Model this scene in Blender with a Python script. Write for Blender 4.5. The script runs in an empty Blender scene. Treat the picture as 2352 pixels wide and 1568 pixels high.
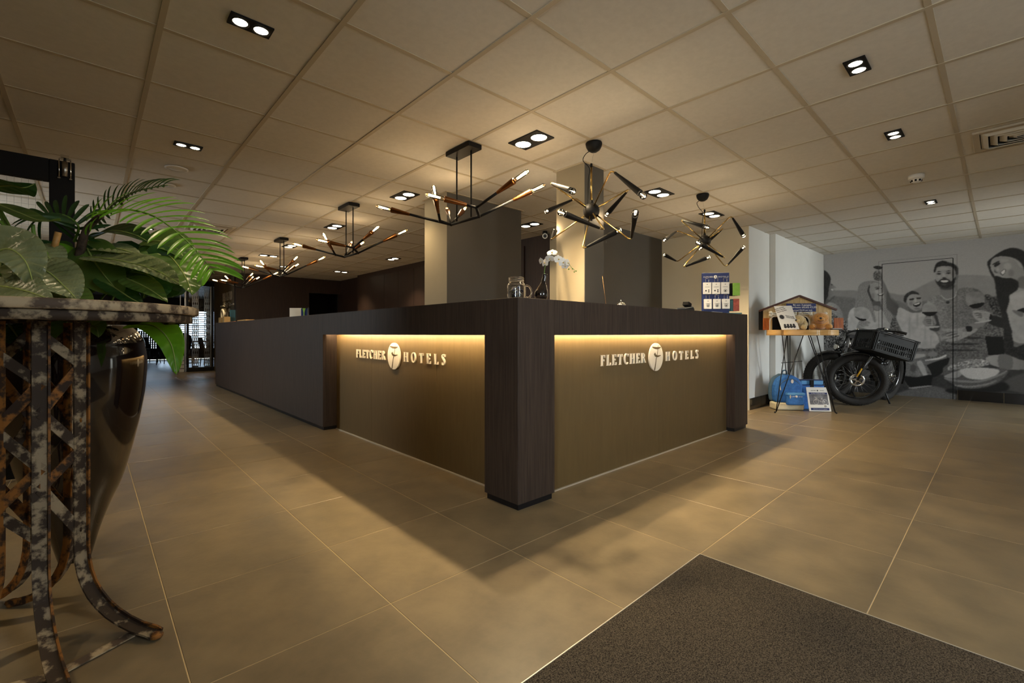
import bpy, bmesh, math, random
import numpy as np
from mathutils import Matrix, Vector, Euler

random.seed(7)
S = bpy.context.scene
COL = S.collection

# ------------------------------------------------------------------ camera
F_PX, CXP, CYP, YAW = 1044.18, 1176.0, 766.44, 0.82328
CAM = np.array([-0.2322, -2.0150, 0.988])
CZ = 2.3828                                   # ceiling height
cd = bpy.data.cameras.new('camera')
cam = bpy.data.objects.new('camera', cd); COL.objects.link(cam)
cam.location = CAM
cam.rotation_euler = (math.pi/2, 0, YAW - math.pi/2)
cd.sensor_width = 36.0
cd.lens = F_PX/2352*36.0
cd.shift_y = -(784-CYP)/2352
cd.clip_start = 0.05
S.camera = cam

# ------------------------------------------------------------------ world, exposure
W = bpy.data.worlds.new('world'); S.world = W; W.use_nodes = True
nt = W.node_tree; nt.nodes.clear()
_o = nt.nodes.new('ShaderNodeOutputWorld'); _b = nt.nodes.new('ShaderNodeBackground')
_b.inputs[1].default_value = 56.0
_tc = nt.nodes.new('ShaderNodeTexCoord'); _sp = nt.nodes.new('ShaderNodeSeparateXYZ'); _cr = nt.nodes.new('ShaderNodeValToRGB')
nt.links.new(_tc.outputs['Generated'], _sp.inputs[0]); nt.links.new(_sp.outputs['Z'], _cr.inputs[0]); nt.links.new(_cr.outputs[0], _b.inputs[0])
_cr.color_ramp.elements[0].position = .0; _cr.color_ramp.elements[0].color = (.62, .62, .60, 1)      # paving outside, below the horizon
_cr.color_ramp.elements[1].position = .02; _cr.color_ramp.elements[1].color = (.93, .97, 1.0, 1)      # overcast sky
nt.links.new(_b.outputs[0], _o.inputs[0])
vs = S.view_settings
vs.view_transform = 'Standard'; vs.look = 'None'; vs.exposure = 0.0; vs.gamma = 1.0
vs.use_curve_mapping = False
WARM = (1.0, 0.77, 0.46)
SPOT_W, BULB_W, LED_E = 65.0, 1.8, 130.0
S.cycles.max_bounces = 8; S.cycles.diffuse_bounces = 5; S.cycles.glossy_bounces = 4
S.cycles.transmission_bounces = 6; S.cycles.transparent_max_bounces = 12
S.cycles.use_denoising = True
S.cycles.sample_clamp_indirect = 6.0
S.cycles.caustics_reflective = False; S.cycles.caustics_refractive = False

# ------------------------------------------------------------------ maths helpers
FW = np.array([math.cos(YAW), math.sin(YAW), 0.0])
RT = np.array([math.sin(YAW), -math.cos(YAW), 0.0])
UP = np.array([0, 0, 1.0])
def ray(u, v): return FW + RT*(u-CXP)/F_PX + UP*(CYP-v)/F_PX
def at(u, v, d): return CAM + ray(u, v)*d            # survey point at a distance in front of the tripod
def onz(u, v, z): r = ray(u, v); return CAM + r*(z-CAM[2])/r[2]
def onx(u, v, x): r = ray(u, v); return CAM + r*(x-CAM[0])/r[0]
def ony(u, v, y): r = ray(u, v); return CAM + r*(y-CAM[1])/r[1]
def lin(h):
    h = h.lstrip('#'); c = [int(h[i:i+2], 16)/255 for i in (0, 2, 4)]
    return tuple((x/12.92 if x <= .04045 else ((x+.055)/1.055)**2.4) for x in c)
def nrm(a): a = np.asarray(a, float); return a/max(1e-9, np.linalg.norm(a))

# ------------------------------------------------------------------ materials
def mat(name, col, rough=.5, metal=0., var=0., scale=8., stretch=(1, 1, 1), bump=0., bscale=None, col2=None,
        spec=.5, emis=None, estr=0., trans=0., ior=1.45, alpha=1., coat=0., rvar=0., objrand=0., sheen=0., detail=4., sharp=.15, mid=.5):
    m = bpy.data.materials.new(name); m.use_nodes = True
    n = m.node_tree.nodes; l = m.node_tree.links
    b = n['Principled BSDF']
    b.inputs['Base Color'].default_value = (*col, 1); b.inputs['Roughness'].default_value = rough
    b.inputs['Metallic'].default_value = metal; b.inputs['Specular IOR Level'].default_value = spec
    b.inputs['Transmission Weight'].default_value = trans; b.inputs['IOR'].default_value = ior
    b.inputs['Alpha'].default_value = alpha; b.inputs['Coat Weight'].default_value = coat
    b.inputs['Sheen Weight'].default_value = sheen
    if emis: b.inputs['Emission Color'].default_value = (*emis, 1); b.inputs['Emission Strength'].default_value = estr
    if var or bump or rvar or col2:
        g = n.new('ShaderNodeNewGeometry'); mp = n.new('ShaderNodeMapping'); mp.inputs['Scale'].default_value = stretch
        l.new(g.outputs['Position'], mp.inputs['Vector'])
        t = n.new('ShaderNodeTexNoise'); t.inputs['Scale'].default_value = scale; t.inputs['Detail'].default_value = detail
        t.inputs['Roughness'].default_value = .6
        l.new(mp.outputs[0], t.inputs['Vector'])
        r = n.new('ShaderNodeValToRGB'); c2 = col2 or tuple(min(1, c*(1+var)) for c in col)
        c1 = col if col2 else tuple(c*(1-var) for c in col)
        r.color_ramp.elements[0].color = (*c1, 1); r.color_ramp.elements[0].position = mid-sharp
        r.color_ramp.elements[1].color = (*c2, 1); r.color_ramp.elements[1].position = mid+sharp
        l.new(t.outputs['Fac'], r.inputs[0])
        src = r.outputs[0]
        if objrand:
            oi = n.new('ShaderNodeObjectInfo'); mm = n.new('ShaderNodeMapRange')
            mm.inputs[3].default_value = 1-objrand; mm.inputs[4].default_value = 1+objrand
            l.new(oi.outputs['Random'], mm.inputs[0])
            mx = n.new('ShaderNodeVectorMath'); mx.operation = 'SCALE'
            l.new(src, mx.inputs[0]); l.new(mm.outputs[0], mx.inputs['Scale']); src = mx.outputs[0]
        l.new(src, b.inputs['Base Color'])
        if bump:
            t2 = t
            if bscale:
                t2 = n.new('ShaderNodeTexNoise'); t2.inputs['Scale'].default_value = bscale; t2.inputs['Detail'].default_value = 3
                l.new(mp.outputs[0], t2.inputs['Vector'])
            bp = n.new('ShaderNodeBump'); bp.inputs['Strength'].default_value = bump; bp.inputs['Distance'].default_value = .004
            l.new(t2.outputs['Fac'], bp.inputs['Height']); l.new(bp.outputs[0], b.inputs['Normal'])
        if rvar:
            mr = n.new('ShaderNodeMapRange'); mr.inputs[3].default_value = rough-rvar; mr.inputs[4].default_value = rough+rvar
            l.new(t.outputs['Fac'], mr.inputs[0]); l.new(mr.outputs[0], b.inputs['Roughness'])
    return m
def emat(name, col, strength):
    m = bpy.data.materials.new(name); m.use_nodes = True
    n = m.node_tree.nodes; n.clear()
    e = n.new('ShaderNodeEmission'); e.inputs[0].default_value = (*col, 1); e.inputs[1].default_value = strength
    o = n.new('ShaderNodeOutputMaterial'); m.node_tree.links.new(e.outputs[0], o.inputs[0])
    return m
def glassmat(name, tint=(1, 1, 1), mix=.1, rough=.02):
    m = bpy.data.materials.new(name); m.use_nodes = True
    n = m.node_tree.nodes; l = m.node_tree.links; n.clear()
    t = n.new('ShaderNodeBsdfTransparent'); t.inputs[0].default_value = (*tint, 1)
    g = n.new('ShaderNodeBsdfGlossy'); g.inputs['Roughness'].default_value = rough
    fr = n.new('ShaderNodeFresnel'); fr.inputs[0].default_value = 1.45
    ad = n.new('ShaderNodeMath'); ad.operation = 'ADD'; ad.inputs[1].default_value = mix
    ad.use_clamp = True
    mx = n.new('ShaderNodeMixShader'); o = n.new('ShaderNodeOutputMaterial')
    l.new(fr.outputs[0], ad.inputs[0]); l.new(ad.outputs[0], mx.inputs[0])
    l.new(t.outputs[0], mx.inputs[1]); l.new(g.outputs[0], mx.inputs[2]); l.new(mx.outputs[0], o.inputs[0])
    return m

M = {}
M['tile'] = mat('porcelain_tile', lin('#736650'), .34, var=.0, col2=lin('#87775c'), scale=5.5, stretch=(1, 1, 1), bump=.10, bscale=45, rvar=.06, objrand=.07, spec=.55, detail=8)
M['grout'] = mat('pale_grout', lin('#c4ae86'), .8)
M['ceil'] = mat('mineral_fibre_tile', lin('#d6d1c8'), .9, var=.03, scale=30, stretch=(1, 1, 1), bump=.06, bscale=180, objrand=.025, spec=.2)
M['tee'] = mat('ceiling_tee_paint', lin('#b9ad97'), .55, spec=.4)
M['taupe'] = mat('taupe_wall_paint', lin('#9a8e76'), .75, var=.03, scale=3, bump=.03, bscale=120)
M['slate'] = mat('dark_grey_wall_paint', lin('#504c46'), .7, var=.03, scale=3, bump=.03, bscale=120)
M['beige'] = mat('beige_wall_paint', lin('#cfc5ac'), .75, var=.02, scale=3, bump=.03, bscale=120)
M['white'] = mat('white_wall_paint', lin('#dcdcd8'), .7, var=.02, scale=3, bump=.03, bscale=120)
M['wenge'] = mat('wenge_laminate', lin('#342a24'), .55, col2=lin('#473b33'), scale=9, stretch=(14, 14, .35), bump=.08, spec=.35)
M['wenge_dark'] = mat('dark_wood_panelling', lin('#2c1f19'), .5, col2=lin('#3a2a22'), scale=9, stretch=(10, 10, .35), bump=.05)
M['bronze'] = mat('bronze_niche_laminate', lin('#705d3c'), .42, var=.05, scale=5, stretch=(9, 9, 1), bump=.03, bscale=60, metal=.25)
M['plinth'] = mat('black_plinth', (.008, .008, .01), .35)
M['black'] = mat('black_metal', (.012, .012, .012), .38, metal=.3)
M['black_matt'] = mat('matt_black_paint', (.007, .0065, .0065), .55, spec=.2)
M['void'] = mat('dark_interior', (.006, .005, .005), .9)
M['copper'] = mat('brushed_copper', lin('#80532f'), .30, metal=1., var=.12, scale=20, stretch=(1, 1, 1))
M['brass'] = mat('satin_brass', lin('#b89b5e'), .26, metal=1.)
M['chrome'] = mat('polished_steel', (.75, .74, .72), .14, metal=1.)
M['steel'] = mat('brushed_steel', (.42, .42, .42), .32, metal=1., var=.1, scale=30)
M['alu'] = mat('pale_aluminium_strip', (.75, .70, .60), .4, metal=.6)
M['glass'] = glassmat('clear_glass', (.98, .98, .97), .03)
M['pane'] = glassmat('window_glass', (.96, .98, .98), .02)
M['bulbglass'] = glassmat('amber_bulb_glass', (1, .93, .80), .05)
M['clearbulb'] = glassmat('clear_bulb_glass', (.97, .97, .96), .10)
M['fil'] = emat('glowing_filament', (1, .62, .26), 60)
M['fil2'] = emat('glowing_led_filament', (1, .80, .50), 30)
M['lens'] = emat('downlight_lens', (1, .86, .60), 16)
M['led'] = emat('warm_led_strip', (1, .74, .42), LED_E)
M['letter'] = mat('ivory_acrylic', lin('#efe6d3'), .35)
M['letter_edge'] = M['letter']
M['paper'] = mat('white_paper', (.82, .81, .78), .6)
M['ink'] = mat('dark_print_ink', (.03, .03, .035), .6)
M['navy'] = mat('navy_print', lin('#1c2c66'), .5)
M['baseboard'] = mat('black_glazed_skirting', (.010, .009, .009), .12, coat=.3)
M['mat'] = mat('entrance_mat_pile', lin('#2a2520'), .95, col2=lin('#6a6052'), scale=260, bump=.9, spec=.1, detail=2)

# ------------------------------------------------------------------ objects
def root_of(o):
    while o.parent: o = o.parent
    return o
class MB:
    def __init__(s): s.v = []; s.f = []; s.sm = []
    def add(s, v, f, smooth=False):
        k = len(s.v); s.v += [tuple(map(float, p)) for p in v]
        s.f += [tuple(i+k for i in q) for q in f]; s.sm += [smooth]*len(f); return s
    def box(s, a, b):
        x0, y0, z0 = a; x1, y1, z1 = b
        x0, x1 = min(x0, x1), max(x0, x1); y0, y1 = min(y0, y1), max(y0, y1); z0, z1 = min(z0, z1), max(z0, z1)
        return s.add([(x0, y0, z0), (x1, y0, z0), (x1, y1, z0), (x0, y1, z0), (x0, y0, z1), (x1, y0, z1), (x1, y1, z1), (x0, y1, z1)],
                     [(0, 3, 2, 1), (4, 5, 6, 7), (0, 1, 5, 4), (1, 2, 6, 5), (2, 3, 7, 6), (3, 0, 4, 7)])
    def obox(s, c, ax, size):                       # oriented box: centre, 3 axes, full sizes
        c = np.asarray(c, float); A = [nrm(a)*z/2 for a, z in zip(ax, size)]
        v = [c+i*A[0]+j*A[1]+k*A[2] for k in (-1, 1) for (i, j) in ((-1, -1), (1, -1), (1, 1), (-1, 1))]
        return s.add(v, [(0, 3, 2, 1), (4, 5, 6, 7), (0, 1, 5, 4), (1, 2, 6, 5), (2, 3, 7, 6), (3, 0, 4, 7)])
    def bar(s, a, b, w, t, up=(0, 0, 1)):           # flat bar from a to b: w across, t along 'up'
        a = np.asarray(a, float); b = np.asarray(b, float); d = nrm(b-a); u = np.asarray(up, float)
        if abs(d@nrm(u)) > .97: u = np.array([1., 0, 0])
        x = nrm(np.cross(d, u)); y = np.cross(x, d)
        return s.obox((a+b)/2, (d, x, y), (np.linalg.norm(b-a), w, t))
    def tube(s, path, r, n=8, closed=False, caps=True, flat=None):
        P = [np.asarray(p, float) for p in path]; m = len(P)
        R = r if hasattr(r, '__len__') else [r]*m
        T = []
        for i in range(m):
            a = P[(i-1) % m] if (i > 0 or closed) else P[i]; b = P[(i+1) % m] if (i < m-1 or closed) else P[i]
            T.append(nrm(b-a))
        u = np.array([0, 0, 1.]) if abs(T[0][2]) < .9 else np.array([1., 0, 0])
        u = nrm(u-T[0]*(u@T[0])); v = []; rings = []
        for i in range(m):
            u = nrm(u-T[i]*(u@T[i])); w = np.cross(T[i], u)
            for k in range(n):
                t = 2*math.pi*k/n; v.append(P[i]+R[i]*(u*math.cos(t)+w*math.sin(t)*(flat or 1)))
        f = []
        for i in range(m if closed else m-1):
            j = (i+1) % m
            for k in range(n): f.append((i*n+k, i*n+(k+1) % n, j*n+(k+1) % n, j*n+k))
        s.add(v, f, True)
        if caps and not closed:
            s.add(v[:n], [tuple(range(n-1, -1, -1))]); s.add(v[-n:], [tuple(range(n))])
        return s
    def lathe(s, prof, c=(0, 0, 0), n=24, ax=(0, 0, 1), smooth=True, a0=0., a1=2*math.pi):
        c = np.asarray(c, float); z = nrm(ax); x = nrm(np.cross([0, 1, 0] if abs(z[1]) < .9 else [1, 0, 0], z)); y = np.cross(z, x)
        full = abs(a1-a0-2*math.pi) < 1e-6; cnt = n if full else n+1; v = []
        for (r, h) in prof:
            for k in range(cnt):
                t = a0+(a1-a0)*k/n; v.append(c+z*h+max(r, 1e-5)*(x*math.cos(t)+y*math.sin(t)))
        f = []
        for i in range(len(prof)-1):
            for k in range(n):
                k2 = (k+1) % cnt
                f.append((i*cnt+k, i*cnt+k2, (i+1)*cnt+k2, (i+1)*cnt+k))
        return s.add(v, f, smooth)
    def cyl(s, a, b, r, n=16, r2=None):
        a = np.asarray(a, float); b = np.asarray(b, float); h = np.linalg.norm(b-a); r2 = r if r2 is None else r2
        s.lathe([(r, 0), (r2, h)], a, n, b-a)
        s.lathe([(0, 0), (r, 0)], a, n, b-a, False); s.lathe([(r2, h), (0, h)], a, n, b-a, False); return s
    def sphere(s, c, r, n=16, m=10, sc=(1, 1, 1), ax=(0, 0, 1)):
        prof = [(math.sin(math.pi*i/m), -math.cos(math.pi*i/m)) for i in range(m+1)]
        k = len(s.v); s.lathe(prof, (0, 0, 0), n, ax)
        for i in range(k, len(s.v)):
            p = s.v[i]; s.v[i] = (c[0]+p[0]*r*sc[0], c[1]+p[1]*r*sc[1], c[2]+p[2]*r*sc[2])
        return s
    def torus(s, c, R, r, ax=(0, 0, 1), n=40, m=12, flat=1.):
        c = np.asarray(c, float); z = nrm(ax); x = nrm(np.cross([0, 1, 0] if abs(z[1]) < .9 else [1, 0, 0], z)); y = np.cross(z, x)
        v = []; f = []
        for i in range(n):
            t = 2*math.pi*i/n; d = x*math.cos(t)+y*math.sin(t)
            for k in range(m):
                q = 2*math.pi*k/m; v.append(c+d*(R+r*math.cos(q))+z*(r*flat*math.sin(q)))
        for i in range(n):
            for k in range(m): f.append((i*m+k, ((i+1) % n)*m+k, ((i+1) % n)*m+(k+1) % m, i*m+(k+1) % m))
        return s.add(v, f, True)
    def prism(s, poly, o, ax, ay, az, h, smooth=False):   # polygon (a,b) in plane ax,ay at o, extruded along az by h
        o = np.asarray(o, float); ax, ay, az = (np.asarray(q, float) for q in (ax, ay, az)); n = len(poly)
        v = [o+ax*a+ay*b for a, b in poly]+[o+ax*a+ay*b+az*h for a, b in poly]
        f = [tuple(range(n-1, -1, -1)), tuple(range(n, 2*n))]
        s.add(v, f); return s.add(v, [(i, (i+1) % n, n+(i+1) % n, n+i) for i in range(n)], smooth)
    def build(s, name, m, parent=None, bevel=0., seg=2, solid=0., sub=0):
        me = bpy.data.meshes.new(name)
        if parent is None:
            P = np.array(s.v); c = np.array([(P[:, 0].min()+P[:, 0].max())/2, (P[:, 1].min()+P[:, 1].max())/2, P[:, 2].min()])
        else: c = np.array(root_of(parent).location)
        me.from_pydata([tuple(np.asarray(p)-c) for p in s.v], [], s.f)
        me.polygons.foreach_set('use_smooth', s.sm)
        if isinstance(m, str): m = M[m]
        me.materials.append(m); me.validate(); me.update()
        o = bpy.data.objects.new(name, me); COL.objects.link(o)
        if parent is None: o.location = c
        else: o.parent = parent
        bm = bmesh.new(); bm.from_mesh(me); bmesh.ops.remove_doubles(bm, verts=bm.verts, dist=1e-6)
        bmesh.ops.recalc_face_normals(bm, faces=bm.faces); bm.to_mesh(me); bm.free()
        if bevel:
            b = o.modifiers.new('bevel', 'BEVEL'); b.width = bevel; b.segments = seg; b.limit_method = 'ANGLE'; b.angle_limit = .6
        if solid:
            b = o.modifiers.new('solid', 'SOLIDIFY'); b.thickness = solid; b.offset = 0
        if sub:
            b = o.modifiers.new('sub', 'SUBSURF'); b.levels = sub; b.render_levels = sub
        return o
def tag(o, label=None, cat=None, group=None, kind=None):
    if label: o['label'] = label
    if cat: o['category'] = cat
    if group: o['group'] = group
    if kind: o['kind'] = kind
    return o
def thing(name, label, cat, loc=(0, 0, 0), group=None, kind=None):
    o = bpy.data.objects.new(name, None); COL.objects.link(o); o.location = tuple(float(q) for q in loc)
    o.empty_display_size = .1
    return tag(o, label, cat, group, kind)
def struct(o): o['kind'] = 'structure'; return o
def copy_tree(o, parent=None):
    c = o.copy(); COL.objects.link(c); c.parent = parent
    for ch in list(o.children): copy_tree(ch, c)
    return c
def single(mb, name, m, label, cat, group=None, **k): return tag(mb.build(name, m, **k), label, cat, group)
def B(): return MB()
def bez(p0, p1, p2, p3, n=12):
    p0, p1, p2, p3 = (np.asarray(p, float) for p in (p0, p1, p2, p3))
    return [p0*(1-t)**3+3*p1*t*(1-t)**2+3*p2*t*t*(1-t)+p3*t**3 for t in np.linspace(0, 1, n)]
def catmull(P, n=6, closed=False):
    P = [np.asarray(p, float) for p in P]; m = len(P); out = []
    for i in range(m if closed else m-1):
        a = P[(i-1) % m] if (closed or i > 0) else P[i]; b = P[i]; c = P[(i+1) % m]; d = P[(i+2) % m] if (closed or i < m-2) else P[(i+1) % m]
        for k in range(n):
            t = k/n; out.append(.5*((2*b)+(c-a)*t+(2*a-5*b+4*c-d)*t*t+(3*b-3*c+d-a)*t**3))
    if not closed: out.append(P[-1])
    return out
def text(body, size, m, parent, o, ax, ay, depth=.001, align='CENTER', name='printed_text', sx=1.):
    cu = bpy.data.curves.new('t', 'FONT'); cu.body = body; cu.size = size; cu.extrude = depth; cu.align_x = align; cu.resolution_u = 3
    to = bpy.data.objects.new('t', cu); COL.objects.link(to)
    me = bpy.data.meshes.new_from_object(to.evaluated_get(bpy.context.evaluated_depsgraph_get()))
    COL.objects.unlink(to); bpy.data.objects.remove(to)
    ax = nrm(ax); ay = nrm(ay); az = np.cross(ax, ay); c = np.array(root_of(parent).location)
    n = len(me.vertices); co = np.empty(n*3); me.vertices.foreach_get('co', co); co = co.reshape(-1, 3)
    P = np.asarray(o, float)-c+co[:, :1]*ax*sx+co[:, 1:2]*ay+co[:, 2:]*az
    me.vertices.foreach_set('co', P.ravel()); me.materials.clear(); me.materials.append(M[m] if isinstance(m, str) else m); me.update()
    ob = bpy.data.objects.new(name, me); COL.objects.link(ob); ob.parent = parent
    return ob
# ================================================================== THE SETTING
def wbox(name, a, b, m, bevel=0): return struct(B().box(a, b).build(name, m, bevel=bevel))
def seen(x, y, z):
    d = np.array([x, y, z])-CAM; f = d@FW
    if f < .25: return 0
    u = CXP+F_PX*(d@RT)/f; v = CYP-F_PX*d[2]/f
    if -130 < u < 2480 and -130 < v < 1700: return 1/f**2
    return 0
XW, XE, YS, YN = -2.8, 9.30, -4.6, 20.0
# ---- floor: grout bed with one object per tile
floor = wbox('floor', (XW, YS, -.06), (XE+.2, YN, -.0012), 'grout')
def tile_mesh(name, w, z0, z1, ch, m):
    h = w/2; b = B(); t = h-ch; s = 1 if z1 > z0 else -1
    v = [(-h, -h, z0), (h, -h, z0), (h, h, z0), (-h, h, z0), (-h, -h, z1-s*ch), (h, -h, z1-s*ch), (h, h, z1-s*ch), (-h, h, z1-s*ch), (-t, -t, z1), (t, -t, z1), (t, t, z1), (-t, t, z1)]
    f = [(0, 1, 5, 4), (1, 2, 6, 5), (2, 3, 7, 6), (3, 0, 4, 7), (4, 5, 9, 8), (5, 6, 10, 9), (6, 7, 11, 10), (7, 4, 8, 11), (8, 9, 10, 11)]
    if s < 0: f = [q[::-1] for q in f]
    me = bpy.data.meshes.new(name); me.from_pydata(v, [], f); me.materials.append(M[m]); me.update(); return me, v, f
MATX0, MATX1, MATY0, MATY1 = -.6253, 1.7747, -3.4898, -1.0898
GX0, GY0 = -.0253, -.4898
def lay(parent, name, me, V, Fc, cells, z, m, limit, restname):
    cells = sorted(cells, key=lambda c: -c[2]); po = np.array(parent.location); rest = B()
    for k, (x, y, s) in enumerate(cells):
        if k < limit and s > 0:
            o = bpy.data.objects.new(name, me); COL.objects.link(o); o.parent = parent; o.location = tuple(np.array([x, y, z])-po)
        else: rest.add([(p[0]+x, p[1]+y, p[2]+z) for p in V], Fc)
    r = rest.build(restname, m, parent); r['kind'] = 'stuff'
cells = []
for i in range(-5, 16):
    for j in range(-7, 34):
        x, y = GX0+.6*i+.3, GY0+.6*j+.3
        if x < XW or x > XE or y < YS or y > YN-.3: continue
        if MATX0 < x < MATX1 and MATY0 < y < MATY1: continue
        s = seen(x, y, 0)
        if (x > 2.2 and y > 1.0 and y < 9.9 and x < 6.) or (x > 6.07 and y > .5): s = 0
        cells.append((x, y, s))
me, V, Fc = tile_mesh('floor_tile', .597, -.012, 0., .0012, 'tile')
lay(floor, 'floor_tile', me, V, Fc, cells, 0, 'tile', 285, 'distant_floor_tile')
# ---- ceiling: exposed tee grid with lay-in tiles
ceiling = wbox('ceiling', (XW, YS, CZ+.03), (XE+.2, 12.45, CZ+.12), 'ceil')
cells = []
for i in range(-5, 16):
    for j in range(-8, 21):
        x, y = .6*i+.3, .6*j+.3
        if x < XW or x > XE or y < YS or y > 12.4: continue
        s = seen(x, y, CZ)
        if (x > 4.42 and y > 1.5): s = 0
        cells.append((x, y, s))
me, V, Fc = tile_mesh('ceiling_tile', .594, CZ+.02, CZ+.0045, .003, 'ceil')
lay(ceiling, 'ceiling_tile', me, V, Fc, cells, 0, 'ceil', 285, 'distant_ceiling_tile')
for i in range(-4, 16):
    x = .6*i
    if x < XE-.05: B().box((x-.012, YS, CZ), (x+.012, 12.4, CZ+.008)).build('grid_runner', 'tee', ceiling)
for j in range(-7, 21):
    y = .6*j
    B().box((XW, y-.012, CZ+.0015), (XE, y+.012, CZ+.0085)).build('cross_tee', 'tee', ceiling)
# ---- walls
wbox('wall_white_near', (6.02, .215, 0), (6.80, 1.47, CZ+.02), 'white')
wbox('wall_white_far', (6.785, .140, 0), (9.42, .50, CZ+.02), 'white')
wall_mural = wbox('wall_mural', (9.31, -4.6, 0), (9.45, .30, CZ+.02), 'white')
wbox('wall_beige', (6.005, .2151, 0), (6.03, 1.46, CZ+.02), 'beige')
wbox('wall_grey', (4.3705, 1.43, 0), (6.02, 1.60, CZ+.02), 'slate')
wbox('wall_grey_return', (4.37, 1.4305, 0), (4.52, 2.19, CZ+.0199), 'taupe')
wp = wbox('wall_panelled', (4.46, 2.19, 0), (4.62, 8.5, CZ+.02), 'wenge_dark')
wbox('wall_panelled_end', (4.62, 8.4, 0), (4.90, 10.1, CZ+.02), 'wenge_dark')
wf = wbox('wall_far', (2.2, 9.9, 0), (3.82, 10.05, CZ+.02), 'wenge_dark')
wbox('wall_far_lintel', (3.82, 9.9, 2.03), (4.75, 10.05, CZ+.02), 'wenge_dark')
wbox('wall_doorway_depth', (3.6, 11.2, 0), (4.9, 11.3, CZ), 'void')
wbox('wall_sign', (2.2, 10.05, 0), (2.4, 12.4, CZ+.02), 'taupe')
wbox('wall_left', (XW-.15, -3.0, 0), (XW, 5.0, CZ+.12), 'wenge_dark'); wbox('wall_left_b', (XW-.15, 5.9, 0), (XW, 13.0, CZ+.12), 'wenge_dark'); wbox('wall_left_b_lintel', (XW-.15, 5.0, 2.0), (XW, 5.9, CZ+.12), 'wenge_dark'); wbox('wall_left_b_sill', (XW-.15, 5.0, 0), (XW, 5.9, 1.1), 'wenge_dark')
wbox('wall_left_front', (XW-.15, -4.7, 0), (XW, -3.9, CZ+.12), 'white')
wbox('wall_left_lintel', (XW-.15, -3.9, 2.1), (XW, -3.0, CZ+.12), 'white'); wbox('wall_left_sill', (XW-.15, -3.9, 0), (XW, -3.0, 1.0), 'white')
wbox('wall_front_a', (XW-.15, YS-.15, 0), (1.2, YS, CZ+.12), 'white')
wbox('wall_front_b', (1.7, YS-.15, 0), (7.2, YS, CZ+.12), 'white'); wbox('wall_front_c', (8.2, YS-.15, 0), (9.45, YS, CZ+.12), 'white'); wbox('wall_front_light_shaft_lintel', (7.2, YS-.15, 2.1), (8.2, YS, CZ+.12), 'white')
wbox('wall_light_shaft_left', (7.05, -6.3, 0), (7.2, YS-.15, 2.3), 'white'); wbox('wall_light_shaft_right', (8.2, -6.3, 0), (8.35, YS-.15, 2.3), 'white'); wbox('ceiling_light_shaft', (7.05, -6.3, 2.1), (8.35, YS-.15, 2.25), 'white'); wbox('floor_light_shaft', (7.05, -6.3, -.06), (8.35, YS, -.001), 'tile')  # unseen porch added to steer daylight onto the white wall, off the mural
wbox('wall_front_lintel', (1.2, YS-.15, 2.15), (1.7, YS, CZ+.12), 'white')
wbox('wall_front_sill', (1.2, YS-.15, 0), (1.7, YS, 1.2), 'white')
# cabinet doors set in the panelled wall
for k in range(8):
    y0 = 7.72-.62*k
    B().box((4.436, y0-.612, .05), (4.458, y0, 2.28)).build('panel', 'wenge_dark', wp, bevel=.002)
# daylight windows out of view, some added only for fill light
def window(name, o, du, w, h, nx, nz, depth=.06):
    o = np.array(o, float); du = nrm(du); dn = np.cross(du, UP)
    t = thing(name, None, None, o+du*w/2, kind='structure'); b = B()
    for i in range(nx+1): b.obox(o+du*(w*i/nx)+UP*h/2, (du, dn, UP), (.06, depth, h))
    for k in range(nz+1): b.obox(o+du*w/2+UP*(h*k/nz), (du, dn, UP), (w, depth, .06))
    b.build('window_frame', 'black_matt', t)
    B().obox(o+du*w/2+UP*h/2, (du, dn, UP), (w, .008, h)).build('pane', 'pane', t)
    ld = bpy.data.lights.new('daylight_portal', 'AREA'); ld.shape = 'RECTANGLE'; ld.size = w; ld.size_y = h
    ld.cycles.is_portal = True
    lo = bpy.data.objects.new('daylight_portal', ld); COL.objects.link(lo); lo.parent = t
    return t, lo
t, lo = window('window_1', (7.2, -6.25, .02), (1, 0, 0), 1.0, 2.08, 1, 1)
lo.location = (0, -.05, 1.04); lo.rotation_euler = (math.radians(90), 0, 0)
t, lo = window('window_9', (1.2, YS-.05, 1.2), (1, 0, 0), .5, .95, 1, 1)  # unseen window added for neutral fill from the front
lo.location = (0, -.05, .475); lo.rotation_euler = (math.radians(90), 0, 0)
t, lo = window('window_2', (XW-.06, -3.9, 1.0), (0, 1, 0), .9, 1.1, 1, 1)
lo.location = (-.05, 0, .55); lo.rotation_euler = (math.radians(90), 0, math.pi/2+math.pi)
wbox('wall_left_lounge', (XW-.15, 13.0, 0), (XW, 20.1, CZ+.12), 'wenge_dark')
t, lo = window('window_10', (XW-.06, 5.0, 1.1), (0, 1, 0), .9, .9, 1, 1)  # unseen window added to brighten the left face of the desk
lo.location = (-.05, 0, .45); lo.rotation_euler = (math.radians(90), 0, math.pi*1.5)
# skirting tiles
def skirt(name, a, b, h, n):
    a = np.array(a, float); b = np.array(b, float); d = nrm(b-a); L = np.linalg.norm(b-a); nn = np.cross(d, UP)
    t = thing(name, None, None, (a+b)/2, kind='structure'); k = 0.
    for i in range(n):
        p = a+d*L*(i+.5)/n+nn*.006+UP*h/2
        B().obox(p, (d, nn, UP), (L/n-.004, .012, h)).build('skirting_tile', 'baseboard', t, bevel=.0015, seg=1)
    B().obox((a+b)/2+nn*.003+UP*h/2, (d, nn, UP), (L, .006, h-.004)).build('grout_bed', 'grout', t)
    return t
skirt('baseboard_near', (6.03, .215, 0), (6.785, .215, 0), .15, 2)
skirt('baseboard_step', (6.785, .215, 0), (6.785, .14, 0), .15, 1)
skirt('baseboard_far', (6.785, .14, 0), (9.31, .14, 0), .15, 5)
skirt('baseboard_mural', (9.30, -1.56, 0), (9.30, -2.5, 0), .145, 2)
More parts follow.
